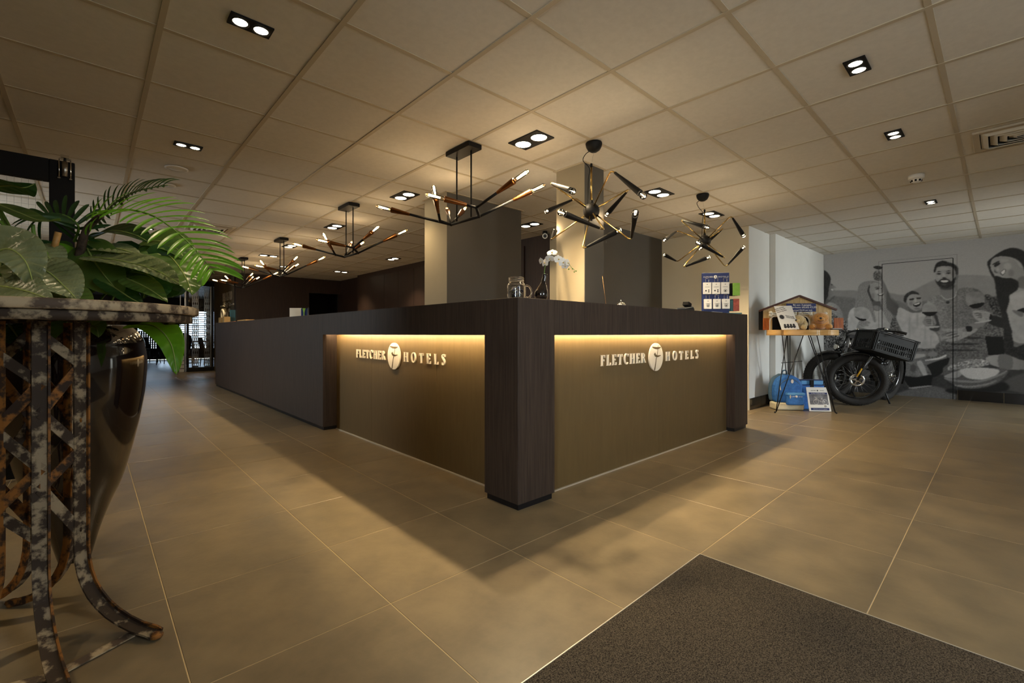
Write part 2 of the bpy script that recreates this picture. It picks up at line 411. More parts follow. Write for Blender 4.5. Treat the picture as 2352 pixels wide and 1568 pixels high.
# ---- columns behind the desk
cw = wbox('wall_column_wide', (2.340, 1.70, 0), (3.355, 2.105, CZ+.02), 'slate', .003); B().box((2.337, 1.702, 0), (2.3399, 2.104, CZ+.001)).build('painted_side', 'taupe', cw)
cw = wbox('wall_column_slim', (2.717, .295, 0), (2.976, .60, CZ+.02), 'slate', .003); B().box((2.714, .297, 0), (2.7169, .599, CZ+.001)).build('painted_side', 'taupe', cw)
for (x0, y0, x1, y1, nm) in ((2.338, 1.70, 3.355, 2.105, 'trim_1'), (2.715, .295, 2.976, .60, 'trim_2')):
    b = B(); w = .022
    b.box((x0-w, y0-w, CZ-.0015), (x1+w, y0, CZ+.004)).box((x0-w, y1, CZ-.0015), (x1+w, y1+w, CZ+.004))
    b.box((x0-w, y0, CZ-.0015), (x0, y1, CZ+.004)).box((x1, y0, CZ-.0015), (x1+w, y1, CZ+.004))
    struct(b.build(nm, 'tee'))
# ---- entrance mat in its recess
tag(B().box((MATX0+.004, MATY0+.004, -.0011), (MATX1-.004, MATY1-.004, .001)).build('entrance_mat', 'mat'), 'large grey brown entrance mat let into the tiled floor', 'floor mat')
fr = B(); w = .003
fr.box((MATX0, MATY1-w, -.0011), (MATX1, MATY1, .002)).box((MATX1-w, MATY0, -.0011), (MATX1, MATY1, .002)).box((MATX0, MATY0, -.0011), (MATX0+w, MATY1, .002)).box((MATX0, MATY0, -.0011), (MATX1, MATY0+w, .002))
struct(fr.build('trim_3', 'alu'))

# ================================================================== DOWNLIGHTS
POW = {(2.1, .3): 3.6, (2.1, 2.1): .30, (2.1, 3.9): 1.5, (2.1, 5.7): 1.3, (2.1, 6.9): 1.3, (3.9, .3): 1.7, (5.1, .3): 2.2, (.3, 2.1): 1.8, (3.9, 2.1): .6}
def downlight(x, y, axis, big, label, power=1., lit=True):
    power = power*POW.get((x, y), 1.)
    L, Wd = (.290, .180) if big else (.172, .092)
    hs = .080 if big else .042; rr = .058 if big else .031
    t = thing('ceiling_downlight', label, 'downlight', (x, y, CZ), 'recessed twin downlights')
    sx, sy = (L, Wd) if axis == 'x' else (Wd, L)
    b = B(); b.box((x-sx/2, y-sy/2, CZ-.003), (x+sx/2, y+sy/2, CZ+.004)).build('frame', 'black_matt', t)
    for s in (-1, 1):
        px, py = (x+s*hs, y) if axis == 'x' else (x, y+s*hs)
        B().lathe([(rr+.006, -.0035), (rr+.006, -.006), (rr, -.0065), (rr-.002, -.0035)], (px, py, CZ), 24).build('bezel', 'black', t)
        B().lathe([(0, -.0048), (rr-.004, -.0048), (rr-.001, -.0036)], (px, py, CZ), 24).build('lens', 'lens', t)
        if lit:
            ld = bpy.data.lights.new('downlight_beam', 'SPOT'); ld.energy = SPOT_W*power*(1. if big else .26); ld.color = WARM
            ld.spot_size = math.radians(100 if big else 80); ld.spot_blend = .75; ld.shadow_soft_size = .03
            lo = bpy.data.objects.new('downlight_beam', ld); COL.objects.link(lo); lo.parent = t; lo.location = (px-x, py-y, -.012)
    return t
DL = [(.3, .3, 'x', 0, 'small twin downlight nearest the top edge, above the plant table'), (.3, 2.1, 'x', 0, 'small twin downlight beside the round ceiling speaker'),
      (.3, 5.7, 'x', 0, 'small twin downlight behind the palm frond'), (.3, 7.5, 'x', 0, 'small twin downlight behind the big leaves, farthest on the left'),
      (2.1, .3, 'y', 1, 'large twin downlight above the desk corner, between both chandelier kinds'), (2.1, 2.1, 'y', 1, 'large twin downlight left of the wide column'),
      (2.1, 3.9, 'y', 1, 'large twin downlight beside the second bar chandelier'), (2.1, 5.7, 'y', 1, 'twin downlight behind the tip of the second bar chandelier'),
      (2.1, 6.9, 'x', 1, 'twin downlight just left of the third bar chandelier stems'), (2.7, 8.1, 'x', 0, 'small twin downlight behind the third bar chandelier stems'),
      (2.7, -1.5, 'x', 0, 'small square-looking twin downlight nearest on the right side of the ceiling'), (3.9, -1.5, 'x', 0, 'small twin downlight left of the ceiling air grille'),
      (6.3, -1.5, 'x', 0, 'small twin downlight beyond the smoke detector'), (3.9, .3, 'x', 1, 'large twin downlight between the two spider chandeliers'),
      (5.1, .3, 'x', 1, 'large twin downlight right behind the far spider chandelier'), (3.9, 2.1, 'y', 1, 'large twin downlight between the two columns'),
      (3.9, 5.7, 'y', 1, 'twin downlight left of the wide column near the panelled wall'), (3.9, 8.1, 'x', 1, 'twin downlight farthest back, above the dark doorway')]
for (x, y, a, bg, lb) in DL: downlight(x, y, a, bg, lb)
downlight(.3, -2.7, 'x', 0, 'added unseen twin downlight for fill light above the entrance mat behind the viewer')  # lamp added out of view for fill behind the viewer
downlight(-1.5, -1.5, 'x', 0, 'added unseen twin downlight for fill light left of the entrance mat behind the viewer')  # unseen lamp added to fill the front left with light
downlight(-1.5, 3.9, 'x', 1, 'added large twin downlight for fill light over the left lobby, beside the glass door')  # added out of frame to warm the desk's left face and the ceiling
downlight(-1.5, 6.9, 'x', 1, 'added large twin downlight for fill light over the left lobby, farther along')  # another unseen fill lamp, added for the left side
downlight(-1.5, .3, 'x', 1, 'large twin downlight above the plant, left of the picture', .7)
# ================================================================== RECEPTION DESK
XD, YD, HD, HN = 1.509, -.186, 1.192, .980
desk = thing('reception_desk', 'long L-shaped dark wenge reception desk with two lit bronze niches', 'reception desk', (1.66, -.03, 0))
def dbox(name, a, b, m='wenge', bv=.0015): return B().box(a, b).build(name, m, desk, bevel=bv, seg=1)
dbox('corner_pier', (XD, YD, .035), (1.813, .107, HD))
for (y0, y1) in ((2.705, 4.932), (4.932, 6.939), (6.939, 8.17)):
    dbox('front_panel', (XD, y0+.0008, .035), (XD+.03, y1-.0008, HD))
dbox('jamb', (XD+.03, 2.705, .035), (1.69, 2.735, HN+.0299))
for o_ in (B().box((XD, .107, HN), (XD+.03, 2.705, HD)).box((XD+.0301, .107, HN+.03), (1.69, 2.705, HD)), B().box((1.813, YD, HN), (4.525, YD+.03, HD)).box((1.813, YD+.0301, HN+.03), (4.525, .0, HD))):
    o_.build('header', 'wenge', desk)
dbox('end_pier', (4.525, YD, .035), (4.852, .235, HD))
dbox('worktop', (1.6901, .1071, 1.170), (1.93, 8.17, HD-.0005)); dbox('worktop', (1.539, 2.7351, 1.170), (1.6899, 8.17, HD-.0005))
dbox('worktop', (1.8131, .0001, 1.170), (4.5249, .235, HD-.0005))
dbox('back_panel', (1.90, .24, .035), (1.93, 8.17, 1.169)); dbox('back_panel', (1.93, .205, .035), (4.524, .235, 1.169))
dbox('end_panel', (1.5395, 8.14, .035), (1.8995, 8.17, 1.169))
dbox('desk_shelf', (1.9305, .2355, .72), (2.33, 8.0, .745)); dbox('desk_shelf', (2.3305, .2355, .72), (2.70, .60, .745)); dbox('desk_shelf', (2.99, .2355, .72), (4.8, .90, .745))
dbox('plinth', (XD+.012, YD+.012, 0), (1.80, .095, .034), 'plinth', 0); dbox('plinth', (XD+.012, 2.717, 0), (1.90, 8.16, .034), 'plinth', 0)
dbox('plinth', (4.537, YD+.012, 0), (4.84, .22, .034), 'plinth', 0)
for (y0, y1) in ((.107, .843), (.843, 1.906), (1.906, 2.705)):
    dbox('niche_panel', (1.650, y0+.0006, .008), (1.670, y1-.0006, HN+.0295), 'bronze', .0006)
for (x0, x1) in ((1.813, 3.17), (3.17, 4.525)):
    dbox('niche_panel', (x0+.0006, -.100, .008), (x1-.0006, -.080, HN+.0295), 'bronze', .0006)
dbox('floor_profile', (1.640, .107, 0), (1.672, 2.705, .0075), 'alu', 0); dbox('floor_profile', (1.813, -.110, 0), (4.525, -.078, .0075), 'alu', 0)
dbox('led_strip', (XD+.0302, .13, HN+.012), (XD+.034, 2.69, HN+.028), 'led', 0)
dbox('led_strip', (1.83, YD+.0302, HN+.012), (4.51, YD+.034, HN+.028), 'led', 0)

# ------------------------------------------------------------------ raised lettering
def arc(cx, cy, rx, ry, a0, a1, n=14): return [(cx+rx*math.cos(math.radians(a0+(a1-a0)*i/n)), cy+ry*math.sin(math.radians(a0+(a1-a0)*i/n))) for i in range(n+1)]
def ring(cx, cy, rx, ry, tx, ty, a0, a1, n=16):
    o = arc(cx, cy, rx, ry, a0, a1, n); i = arc(cx, cy, rx-tx, ry-ty, a0, a1, n)
    return [[o[k], o[k+1], i[k+1], i[k]] for k in range(n)]
def stem(x, w=.15): return [[(x, 0), (x+w, 0), (x+w, 1), (x, 1)], [(x-.08, 0), (x+w+.08, 0), (x+w+.04, .04), (x-.04, .04)], [(x-.04, .96), (x+w+.04, .96), (x+w+.08, 1), (x-.08, 1)]]
def hbar(x0, x1, y, h=.07): return [[(x0, y), (x1, y), (x1, y+h), (x0, y+h)]]
def tick(x, y0, y1, w=.05): return [[(x-w, y0), (x, y0), (x+.015, y1), (x-w*.3, y1)]] if y1 > y0 else [[(x-w*.3, y1), (x+.015, y1), (x, y0), (x-w, y0)]]
def ribbon(P, Wd):
    P = catmull(P, 6); W2 = np.interp(np.linspace(0, 1, len(P)), np.linspace(0, 1, len(Wd)), Wd); q = []; L = []
    for i in range(len(P)):
        d = nrm(P[min(i+1, len(P)-1)]-P[max(i-1, 0)]); n = np.array([-d[1], d[0]]); L.append((P[i]+n*W2[i]/2, P[i]-n*W2[i]/2))
    return [[tuple(L[i][0]), tuple(L[i][1]), tuple(L[i+1][1]), tuple(L[i+1][0])] for i in range(len(L)-1)]
GL = {'F': (.62, stem(.08)+hbar(.1, .58, .93)+tick(.58, .93, .74)+hbar(.2, .46, .50)+tick(.46, .60, .42, .04)),
      'L': (.62, stem(.08)+hbar(.1, .60, 0)+tick(.60, .07, .26)),
      'E': (.66, stem(.08)+hbar(.1, .58, .93)+tick(.58, .93, .76)+hbar(.2, .46, .50)+tick(.46, .60, .42, .04)+hbar(.1, .62, 0)+tick(.62, .07, .26)),
      'T': (.72, stem(.285)+hbar(.03, .69, .93)+tick(.69, .93, .74)+[[(.03, .93), (.08, .93), (.045, .74), (.015, .74)]]),
      'C': (.78, ring(.42, .5, .38, .53, .15, .07, 48, 318, 24)+[[(.66, .86), (.72, .72), (.75, .98), (.70, 1.0)]]),
      'H': (.84, stem(.08)+stem(.60)+hbar(.2, .62, .48)),
      'R': (.80, stem(.08)+ring(.24, .735, .36, .265, .14, .07, -90, 90, 14)+hbar(.2, .26, .93)+hbar(.2, .26, .47)+[[(.34, .50), (.48, .50), (.82, .0), (.64, .0)]]),
      'O': (.92, ring(.46, .5, .42, .53, .14, .07, 0, 360, 32)),
      'S': (.60, ribbon([(.50, .80), (.42, .95), (.27, .985), (.12, .90), (.10, .76), (.26, .58), (.42, .42), (.47, .24), (.38, .07), (.22, .015), (.08, .16)], [.05, .07, .08, .11, .13, .16, .16, .13, .10, .07, .05])+tick(.53, .76, 1.0, .05)+[[(.06, .0), (.10, .0), (.11, .25), (.07, .25)]])}
def sign(o, ax, label):
    o = np.array(o, float); ax = np.array(ax, float); az = np.cross(ax, UP)
    if False: az = -az
    t = thing('hotel_sign', label, 'sign', o+ax*.75, 'raised hotel signs in the desk niches')
    def word(wd, x0, x1, z0, h, gap):
        tot = sum(GL[c][0] for c in wd)+gap*(len(wd)-1); k = (x1-x0)/tot; x = x0
        for c in wd:
            b = B()
            for poly in GL[c][1]: b.prism([(x+px*k, py*h) for px, py in poly], o+UP*z0+az*.004, ax, UP, az, .012)
            b.build('letter', 'letter', t); x += (GL[c][0]+gap)*k
    word('FLETCHER', 0, .582, -.0385, .077, .26); word('HOTELS', .900, 1.492, -.0385, .077, .62)
    c = o+ax*.738
    em = B(); em.prism([(.106*math.cos(a), .112*math.sin(a)) for a in np.linspace(0, 2*math.pi, 48, endpoint=False)], c+az*.004, ax, UP, az, .012)
    em = em.build('emblem', 'letter', t)
    def cut(polys):
        b = B()
        for p in polys: b.prism([(x, y) for x, y in p], c+az*.0155, ax, UP, az, .002)
        b.build('emblem_stroke', 'bronze', em)
    cut(ribbon([(-.062, .082), (-.02, .074), (.03, .072), (.068, .078)], [.006, .016, .016, .006]))
    cut(ribbon([(.030, .098), (.022, .06), (.010, .02), (-.004, -.02)], [.002, .004, .005, .005]))
    cut(ribbon([(-.028, .030), (-.012, .012), (.022, .006), (.068, .012)], [.022, .018, .014, .004]))
    cut(ribbon([(-.004, -.01), (-.012, -.05), (-.024, -.090), (-.030, -.105)], [.005, .009, .013, .012]))
    return t
sign((1.650, 2.199, .801), (0, -1, 0), 'raised ivory hotel lettering and round emblem in the left desk niche')
sign((2.379, -.100, .801), (1, 0, 0), 'raised ivory hotel lettering and round emblem in the right desk niche')
# ================================================================== BAR CHANDELIERS
CB = {'P1': (.030, .220, -.528), 'P2': (.030, -.134, -.530), 'J': (-.055, -.209, -.494), 'K': (-.068, .233, -.512)}
ARMS = [('P1', (-.380, .687, -.361)), ('P2', (.490, -.371, -.248)), ('J', (-.010, -.694, -.346)), ('J', (-.380, -.051, -.429)),
        ('K', (-.304, -.040, -.352)), ('P1', (.331, .716, -.239)), ('P1', (.399, .517, -.260))]
def chandelier(y, label):
    o = np.array([1.84, y, CZ])
    t = thing('bar_chandelier', label, 'chandelier', (1.825, y, CZ), 'black and copper bar chandeliers in a row over the desk')
    g = lambda p: o+np.array(p)
    B().box((1.765, y-.145, CZ-.037), (1.885, y+.145, CZ-.001)).build('canopy', 'black_matt', t, bevel=.002)
    for k in ('P1', 'P2'):
        p = CB[k]; s = .09 if p[1] > 0 else -.09
        q = (p[0]-.032, s+.01, p[2])
        B().tube([g((q[0], q[1], -.036)), g((q[0], q[1], -.528))], .006, 8).build('stem', 'black_matt', t)
    b = B(); b.tube([g(CB['P1']), g(CB['P2'])], .011, 8); b.tube([g(CB['P2']), g(CB['J'])], .011, 8); b.tube([g(CB['P1']), g(CB['K'])], .011, 8)
    for k in CB.values(): b.sphere(g(k), .0125, 8, 6)
    b.build('cross_bar', 'black_matt', t)
    for (k, tip) in ARMS:
        a = g(CB[k]); e = g(tip); L = np.linalg.norm(e-a); d = (e-a)/L
        s0 = a+d*max(.03, L-.295); s1 = e-d*.135
        arm = B().tube([a, s0+d*.01], .010, 8).build('arm', 'black_matt', t)
        B().lathe([(.0105, 0), (.0125, .01), (.019, .10), (.0225, np.linalg.norm(s1-s0)-.006), (.0225, np.linalg.norm(s1-s0)), (.010, np.linalg.norm(s1-s0))], s0, 16, d).build('copper_sleeve', 'copper', arm)
        bl = B().lathe([(.011, -.004), (.0135, .006), (.0155, .02), (.0155, .105), (.0145, .118), (.011, .128), (.005, .1335), (0, .135)], s1, 14, d).build('bulb', 'bulbglass', t)
        x = nrm(np.cross(d, UP)); w = np.cross(d, x); f = B()
        for (i, j) in ((1, 1), (1, -1), (-1, -1), (-1, 1)): f.tube([s1+d*.028+.0035*(i*x+j*w), s1+d*.112+.006*(i*x+j*w)], .0012, 5)
        f.build('filament', 'fil', bl)
    for (p, w) in (((-.15, .35, -.36), 1.), ((.22, -.42, -.30), 1.), ((.30, .55, -.26), 1.)):
        ld = bpy.data.lights.new('bulb_glow', 'POINT'); ld.energy = BULB_W*w*.9; ld.color = WARM; ld.shadow_soft_size = .05
        lo = bpy.data.objects.new('bulb_glow', ld); COL.objects.link(lo); lo.parent = t; lo.location = tuple(g(p)-np.array(t.location))
    return t
for y, lb in ((.744, 'black bar chandelier with copper sleeves nearest the desk corner, largest of the row'), (2.815, 'second black bar chandelier from the desk corner'),
              (5.20, 'third black bar chandelier from the desk corner'), (7.52, 'farthest black bar chandelier, in front of the far pier')): chandelier(y, lb)

# ================================================================== SPIDER CHANDELIERS
def c6(x, y): return 1220+x/4.3556, 300+y/4.3556
def solve(u, v, c, R, near):                              # where the sight line meets the sphere of arm ends
    d = nrm(ray(u, v)); oc = CAM-c; b = d@oc; q = b*b-(oc@oc-R*R)
    if q < 0: p = CAM-d*b; return c+nrm(p-c)*R
    s = -b-math.sqrt(q) if near else -b+math.sqrt(q)
    return CAM+d*s
def spider(cx, cy, ballpx, arms, label, Lr=.40, Ls=.36):
    top = np.array([cx, cy, CZ]); d = ray(*c6(*ballpx)); dep = ((top-CAM)@FW); C = CAM+d*dep
    C[0], C[1] = top[0]+(C[0]-top[0]), C[1]
    t = thing('spider_chandelier', label, 'chandelier', (cx, cy, CZ), 'black and brass spider chandeliers')
    B().lathe([(0, -.001), (.058, -.001), (.060, -.010), (.056, -.030), (.044, -.052), (.024, -.066), (0, -.070)], top, 24).build('ceiling_cup', 'black_matt', t)
    ball = B().sphere(C, .060, 24, 16).lathe([(.012, .056), (.012, .075), (.006, .08), (.006, .1)], C, 12).lathe([(.008, -.056), (.008, -.07), (0, -.072)], C, 10).build('hub', 'black_matt', t)
    B().tube([C+UP*.075, C+UP*(top[2]-C[2]-.175)], .0075, 10).build('stem', 'brass', t)
    z1 = top[2]-.175
    B().lathe([(.009, 0), (.009, .022), (.003, .026)], (C[0], C[1], z1), 10).build('stem_cap', 'black_matt', t)
    cord = catmull([top+np.array([-.022, .012, -.060]), top+np.array([-.050, .035, -.085]), np.array([C[0]-.045, C[1]+.04, z1+.045]), np.array([C[0]-.008, C[1]+.012, z1-.01]), np.array([C[0]-.014, C[1]+.016, z1-.10]), np.array([C[0]-.018, C[1]+.02, C[2]+.05])], 8)
    B().tube(cord, .0028, 6).build('cord', 'black_matt', t)
    B().tube([top+np.array([0, 0, -.068]), np.array([C[0], C[1], z1+.02])], .0008, 5).build('steel_wire', 'steel', t)
    for (e, nb, tp, nt_) in arms:
        E = solve(*c6(*e), C, Lr, nb); T = solve(*c6(*tp), E, Ls, nt_)
        d1 = nrm(E-C); d2 = nrm(T-E)
        pts = [C+d1*.055, E-d1*.05]+bez(E-d1*.05, E-d1*.012, E+d2*.012, E+d2*.045, 8)[1:]
        a = B().tube(pts, .0055, 8).build('arm', 'brass', t)
        s0 = E+d2*.045; L = Ls-.045-.045
        so = B().lathe([(.006, -.004), (.0085, 0), (.0205, L-.004), (.0205, L), (.012, L)], s0, 14, d2).build('lamp_socket', 'black_matt', a)
        s1 = s0+d2*L
        B().lathe([(.011, -.002), (.013, .008), (.021, .022), (.0225, .032), (.019, .045), (.010, .053), (0, .055)], s1, 14, d2).build('bulb', 'clearbulb', t)
        x = nrm(np.cross(d2, UP)); f = B()
        for s in (-1, 1): f.tube([s1+d2*.008+x*.003*s, s1+d2*.042+x*.006*s], .0013, 5)
        f.build('filament', 'fil2', t)
        if nb == nt_ or True:
            ld = bpy.data.lights.new('bulb_glow', 'POINT'); ld.energy = BULB_W*.75; ld.color = (1, .77, .48); ld.shadow_soft_size = .022
            lo = bpy.data.objects.new('bulb_glow', ld); COL.objects.link(lo); lo.parent = t; lo.location = tuple(s1+d2*.075-np.array(t.location))
    return t
spider(2.465, .015, (602, 805), [((800, 390), 1, (1135, 660), 1), ((185, 520), 1, (425, 610), 1), ((450, 675), 0, (150, 810), 0), ((735, 995), 1, (280, 810), 1),
       ((985, 580), 0, (755, 840), 0), ((1000, 1100), 1, (1045, 810), 1), ((510, 1185), 1, (885, 995), 0), ((195, 1095), 0, (240, 1000), 0)], 'black and brass spider chandelier nearer the viewer, over the desk corner')
spider(4.262, .025, (1735, 1105), [((2000, 850), 1, (2125, 1050), 0), ((1490, 890), 1, (1770, 970), 1), ((1465, 1000), 0, (1330, 1095), 1), ((1950, 1280), 1, (1660, 1115), 1),
       ((1930, 970), 0, (1690, 1180), 0), ((1945, 1365), 0, (2125, 1165), 0), ((1515, 1370), 1, (1775, 1265), 0), ((1465, 1310), 0, (1340, 1245), 0)], 'farther black and brass spider chandelier, in front of the beige wall', Lr=.41, Ls=.37)

# ================================================================== CEILING FITTINGS
def grille(x0, y0, x1, y1, label, nslat=4):
    t = thing('air_grille', label, 'air vent', ((x0+x1)/2, (y0+y1)/2, CZ))
    cx, cy = (x0+x1)/2, (y0+y1)/2; z = CZ
    b = B(); w = .035
    b.box((x0, y0, z-.012), (x1, y0+w, z+.004)).box((x0, y1-w, z-.012), (x1, y1, z+.004)).box((x0, y0+w, z-.012), (x0+w, y1-w, z+.004)).box((x1-w, y0+w, z-.012), (x1, y1-w, z+.004))
    b.build('frame', 'tee', t, bevel=.002, seg=1)
    B().box((x0+w, y0+w, z+.0005), (x1-w, y1-w, z+.004)).build('dark_duct', 'void', t)
    for k in range(nslat):                                 # four-way diffuser blades, each ring inside the last
        a = w+.004+k*.046; hx, hy = (x1-x0)/2-a, (y1-y0)/2-a
        if min(hx, hy) < .03: break
        for (ux, uy, h, hl) in ((1, 0, hx, hy), (-1, 0, hx, hy), (0, 1, hy, hx), (0, -1, hy, hx)):
            ou = np.array([ux, uy, 0.]); tv = np.array([-uy, ux, 0.]); c = np.array([cx, cy, z])
            p = [c+ou*h+tv*hl+UP*-.001, c+ou*h-tv*hl+UP*-.001, c+ou*(h-.036)-tv*(hl-.036)+UP*-.024, c+ou*(h-.036)+tv*(hl-.036)+UP*-.024]
            q = [v+UP*.0025-ou*.0015 for v in p]
            B().add(p+q, [(0, 1, 2, 3), (7, 6, 5, 4), (0, 4, 5, 1), (1, 5, 6, 2), (2, 6, 7, 3), (3, 7, 4, 0)]).build('blade', 'grille', t)
    return t
M['grille'] = mat('white_grille_paint', lin('#d8d4c8'), .45)
M['plastic'] = mat('white_plastic', lin('#e6e3dc'), .4)
grille(4.27, -2.34, 4.73, -1.87, 'square white air diffuser at the right edge of the ceiling')
grille(.68, 4.89, 1.14, 5.36, 'square air diffuser behind the palm frond')
t = thing('smoke_detector', 'white round smoke detector on the ceiling above the mural', 'smoke detector', (5.09, -1.50, CZ))
B().lathe([(0, -.001), (.056, -.001), (.056, -.028), (.052, -.034), (.030, -.036), (0, -.036)], t.location, 28).build('base', 'plastic', t)
B().lathe([(.034, -.0365), (.040, -.040), (.034, -.060), (.022, -.066), (0, -.067)], t.location, 24).build('sensor_head', 'plastic', t)
b = B()
for k in range(8):
    a = k*math.pi/4; p = np.array(t.location)+np.array([math.cos(a)*.036, math.sin(a)*.036, -.052]); b.obox(p, ((math.cos(a), math.sin(a), 0), (-math.sin(a), math.cos(a), 0), UP), (.008, .014, .016))
b.build('sensor_slot', 'black_matt', t)
for (x, y, lb) in ((.30, 2.72, 'round white ceiling speaker between two small downlights'), (.30, 3.3, 'farther round ceiling fitting above the palm frond')):
    t = thing('ceiling_speaker', lb, 'speaker', (x, y, CZ), 'round ceiling fittings')
    r = .082 if y < 3 else .06
    B().lathe([(r, -.001), (r, -.006), (r-.010, -.010), (r-.014, -.008)], t.location, 32).build('rim', 'plastic', t)
    B().lathe([(r-.014, -.006), (r*.5, -.009), (0, -.010)], t.location, 32).build('mesh_cover', 'grille', t)
# security camera on the panelled wall
t = thing('security_camera', 'small dark security camera on the wall beside the slim column', 'camera', (4.30, 2.213, 2.33))
B().lathe([(0, .052), (.03, .052), (.034, .03), (.034, .012), (0, .010)], (4.30, 2.213, 2.33), 16).build('mount', 'black', t)
dv = nrm(CAM-np.array([4.3, 2.2, 2.3])); p = np.array([4.29, 2.205, 2.315])
B().cyl(p-dv*.05, p+dv*.05, .036, 18).build('housing', 'black', t)
B().lathe([(.036, .0), (.036, .006), (.026, .006), (.024, .001)], p+dv*.05, 20, dv).build('lens_ring', 'plastic', t)
B().lathe([(0, .002), (.024, .001)], p+dv*.05, 20, dv).build('lens_glass', 'black', t)
# ================================================================== RESTAURANT BEYOND THE DESK
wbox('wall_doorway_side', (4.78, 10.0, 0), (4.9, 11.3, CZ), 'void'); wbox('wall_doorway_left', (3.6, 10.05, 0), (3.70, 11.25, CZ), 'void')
wbox('wall_lounge_right', (4.6, 12.3, 0), (4.75, 20.1, CZ+.1), 'wenge_dark'); wbox('wall_lounge_front', (2.4, 12.25, 0), (4.75, 12.4, CZ+.1), 'wenge_dark')
M['lounge_ceil'] = mat('dark_lounge_ceiling', (.035, .035, .038), .6)
lc = wbox('ceiling_lounge', (XW, 12.45, CZ+.05), (4.75, 20.1, CZ+.15), 'lounge_ceil')
M['slat_alu'] = mat('grey_ceiling_slat', (.16, .17, .18), .35, metal=.6)
for k in range(26):
    y = 12.9+.27*k
    B().box((XW, y, CZ+.0), (4.6, y+.10, CZ+.03)).build('ceiling_slat', 'slat_alu', lc)
M['dim_pane'] = glassmat('dimming_window_glass', (.24, .27, .30), .02)  # tint added to dim the daylight coming through the far windows
# far window wall
wbox('wall_end_low', (XW, 20.0, 0), (4.75, 20.12, .35), 'wenge_dark'); wbox('wall_end_high', (XW, 20.0, 1.95), (4.75, 20.12, CZ+.1), 'wenge_dark')
for k, (x0, x1) in enumerate(((.2, .85), (1.0, 2.15), (2.28, 3.30), (3.42, 4.6))):
    t = thing('window_%d' % (k+3), None, None, ((x0+x1)/2, 20.05, .35), kind='structure'); b = B(); w = .06
    b.box((x0, 20.0, .35), (x0+w, 20.1, 1.95)).box((x1-w, 20.0, .35), (x1, 20.1, 1.95)).box((x0, 20.0, .35), (x1, 20.1, .35+w)).box((x0, 20.0, 1.95-w), (x1, 20.1, 1.95)).box((x0, 20.0, 1.30), (x1, 20.1, 1.34))
    b.build('window_frame', 'black_matt', t)
    B().box((x0+w, 20.045, .41), (x1-w, 20.053, 1.89)).build('pane', 'dim_pane', t)
    if True:
        for q in range(17):
            z = .50+.082*q
            B().obox(((x0+x1)/2, 19.97, z), ((1, 0, 0), (0, .8, .6), (0, -.6, .8)), (x1-x0-.08, .045, .0025)).build('blind_slat', 'slat_alu', t)
wbox('wall_end_pier', (.85, 20.0, .35), (1.0, 20.12, 1.95), 'wenge_dark'); wbox('wall_end_pier_b', (2.15, 20.0, .35), (2.28, 20.12, 1.95), 'wenge_dark'); wbox('wall_end_pier_c', (3.30, 20.0, .35), (3.42, 20.12, 1.95), 'wenge_dark'); wbox('wall_end_pier_d', (XW, 20.0, .35), (.2, 20.12, 1.95), 'wenge_dark')
# glazed partition with folded scissor gates
YP = 12.40
t = thing('glass_partition', 'black framed glass partition at the left end of the desk', 'partition', (1.93, YP, 0))
b = B(); b.box((1.60, YP-.03, 0), (2.20, YP+.03, .11)); b.build('base_rail', 'black', t, bevel=.003, seg=1)
B().box((1.55, YP-.05, 2.25), (2.20, YP+.05, CZ+.001)).build('header_beam', 'black_matt', t)
for x in (1.62, 2.165): B().box((x-.025, YP-.03, .111), (x+.025, YP+.03, 2.249)).build('post', 'black', t, bevel=.003, seg=1)
B().box((2.115, YP-.034, .111), (2.135, YP-.004, 2.249)).build('steel_edge', 'steel', t)
B().box((1.645, YP-.004, .111), (2.115, YP+.004, 2.249)).build('pane', 'glass', t)
def gate(x0, x1, y, label):
    t = thing('scissor_gate', label, 'gate', ((x0+x1)/2, y, .0), 'folding scissor gates')
    n = 3; w = (x1-x0)/n
    for k in range(n+1): B().box((x0+w*k-.006, y-.008, .0), (x0+w*k+.006, y+.008, 2.20)).build('upright', 'steel', t)
    b = B(); h = .165
    for k in range(n):
        for q in range(12):
            z = .16+h*q
            b.bar((x0+w*k, y-.012, z), (x0+w*(k+1), y-.012, z+h), .010, .003, (0, 1, 0)); b.bar((x0+w*(k+1), y+.012, z), (x0+w*k, y+.012, z+h), .010, .003, (0, 1, 0))
    b.build('lattice', 'steel', t)['kind'] = 'stuff'
    B().cyl((x0, y-.0, .1), (x1, y-.0, .1), .03, 10).build('bottom_roller', 'steel', t)
    return t
gate(1.77, 1.90, 12.75, 'folded steel scissor gate behind the partition glass, left of the two')
gate(2.02, 2.14, 12.60, 'folded steel scissor gate behind the partition glass, right of the two')
t = thing('host_stand', 'low pale slatted box with a tall steel post beside the partition', 'cabinet', (1.50, 12.45, 0))
B().box((1.44, 12.40, 0), (1.545, 12.90, .42)).build('body', 'white', t, bevel=.004)
for k in range(3): B().box((1.436, 12.396, .085+.1*k), (1.5455, 12.86, .097+.1*k)).build('slot', 'black_matt', t)
B().box((1.55, 12.38, 0), (1.585, 12.42, CZ)).build('post', 'steel', t)
B().box((1.46, 12.41, .4205), (1.475, 12.43, CZ)).build('slim_post', 'steel', t)
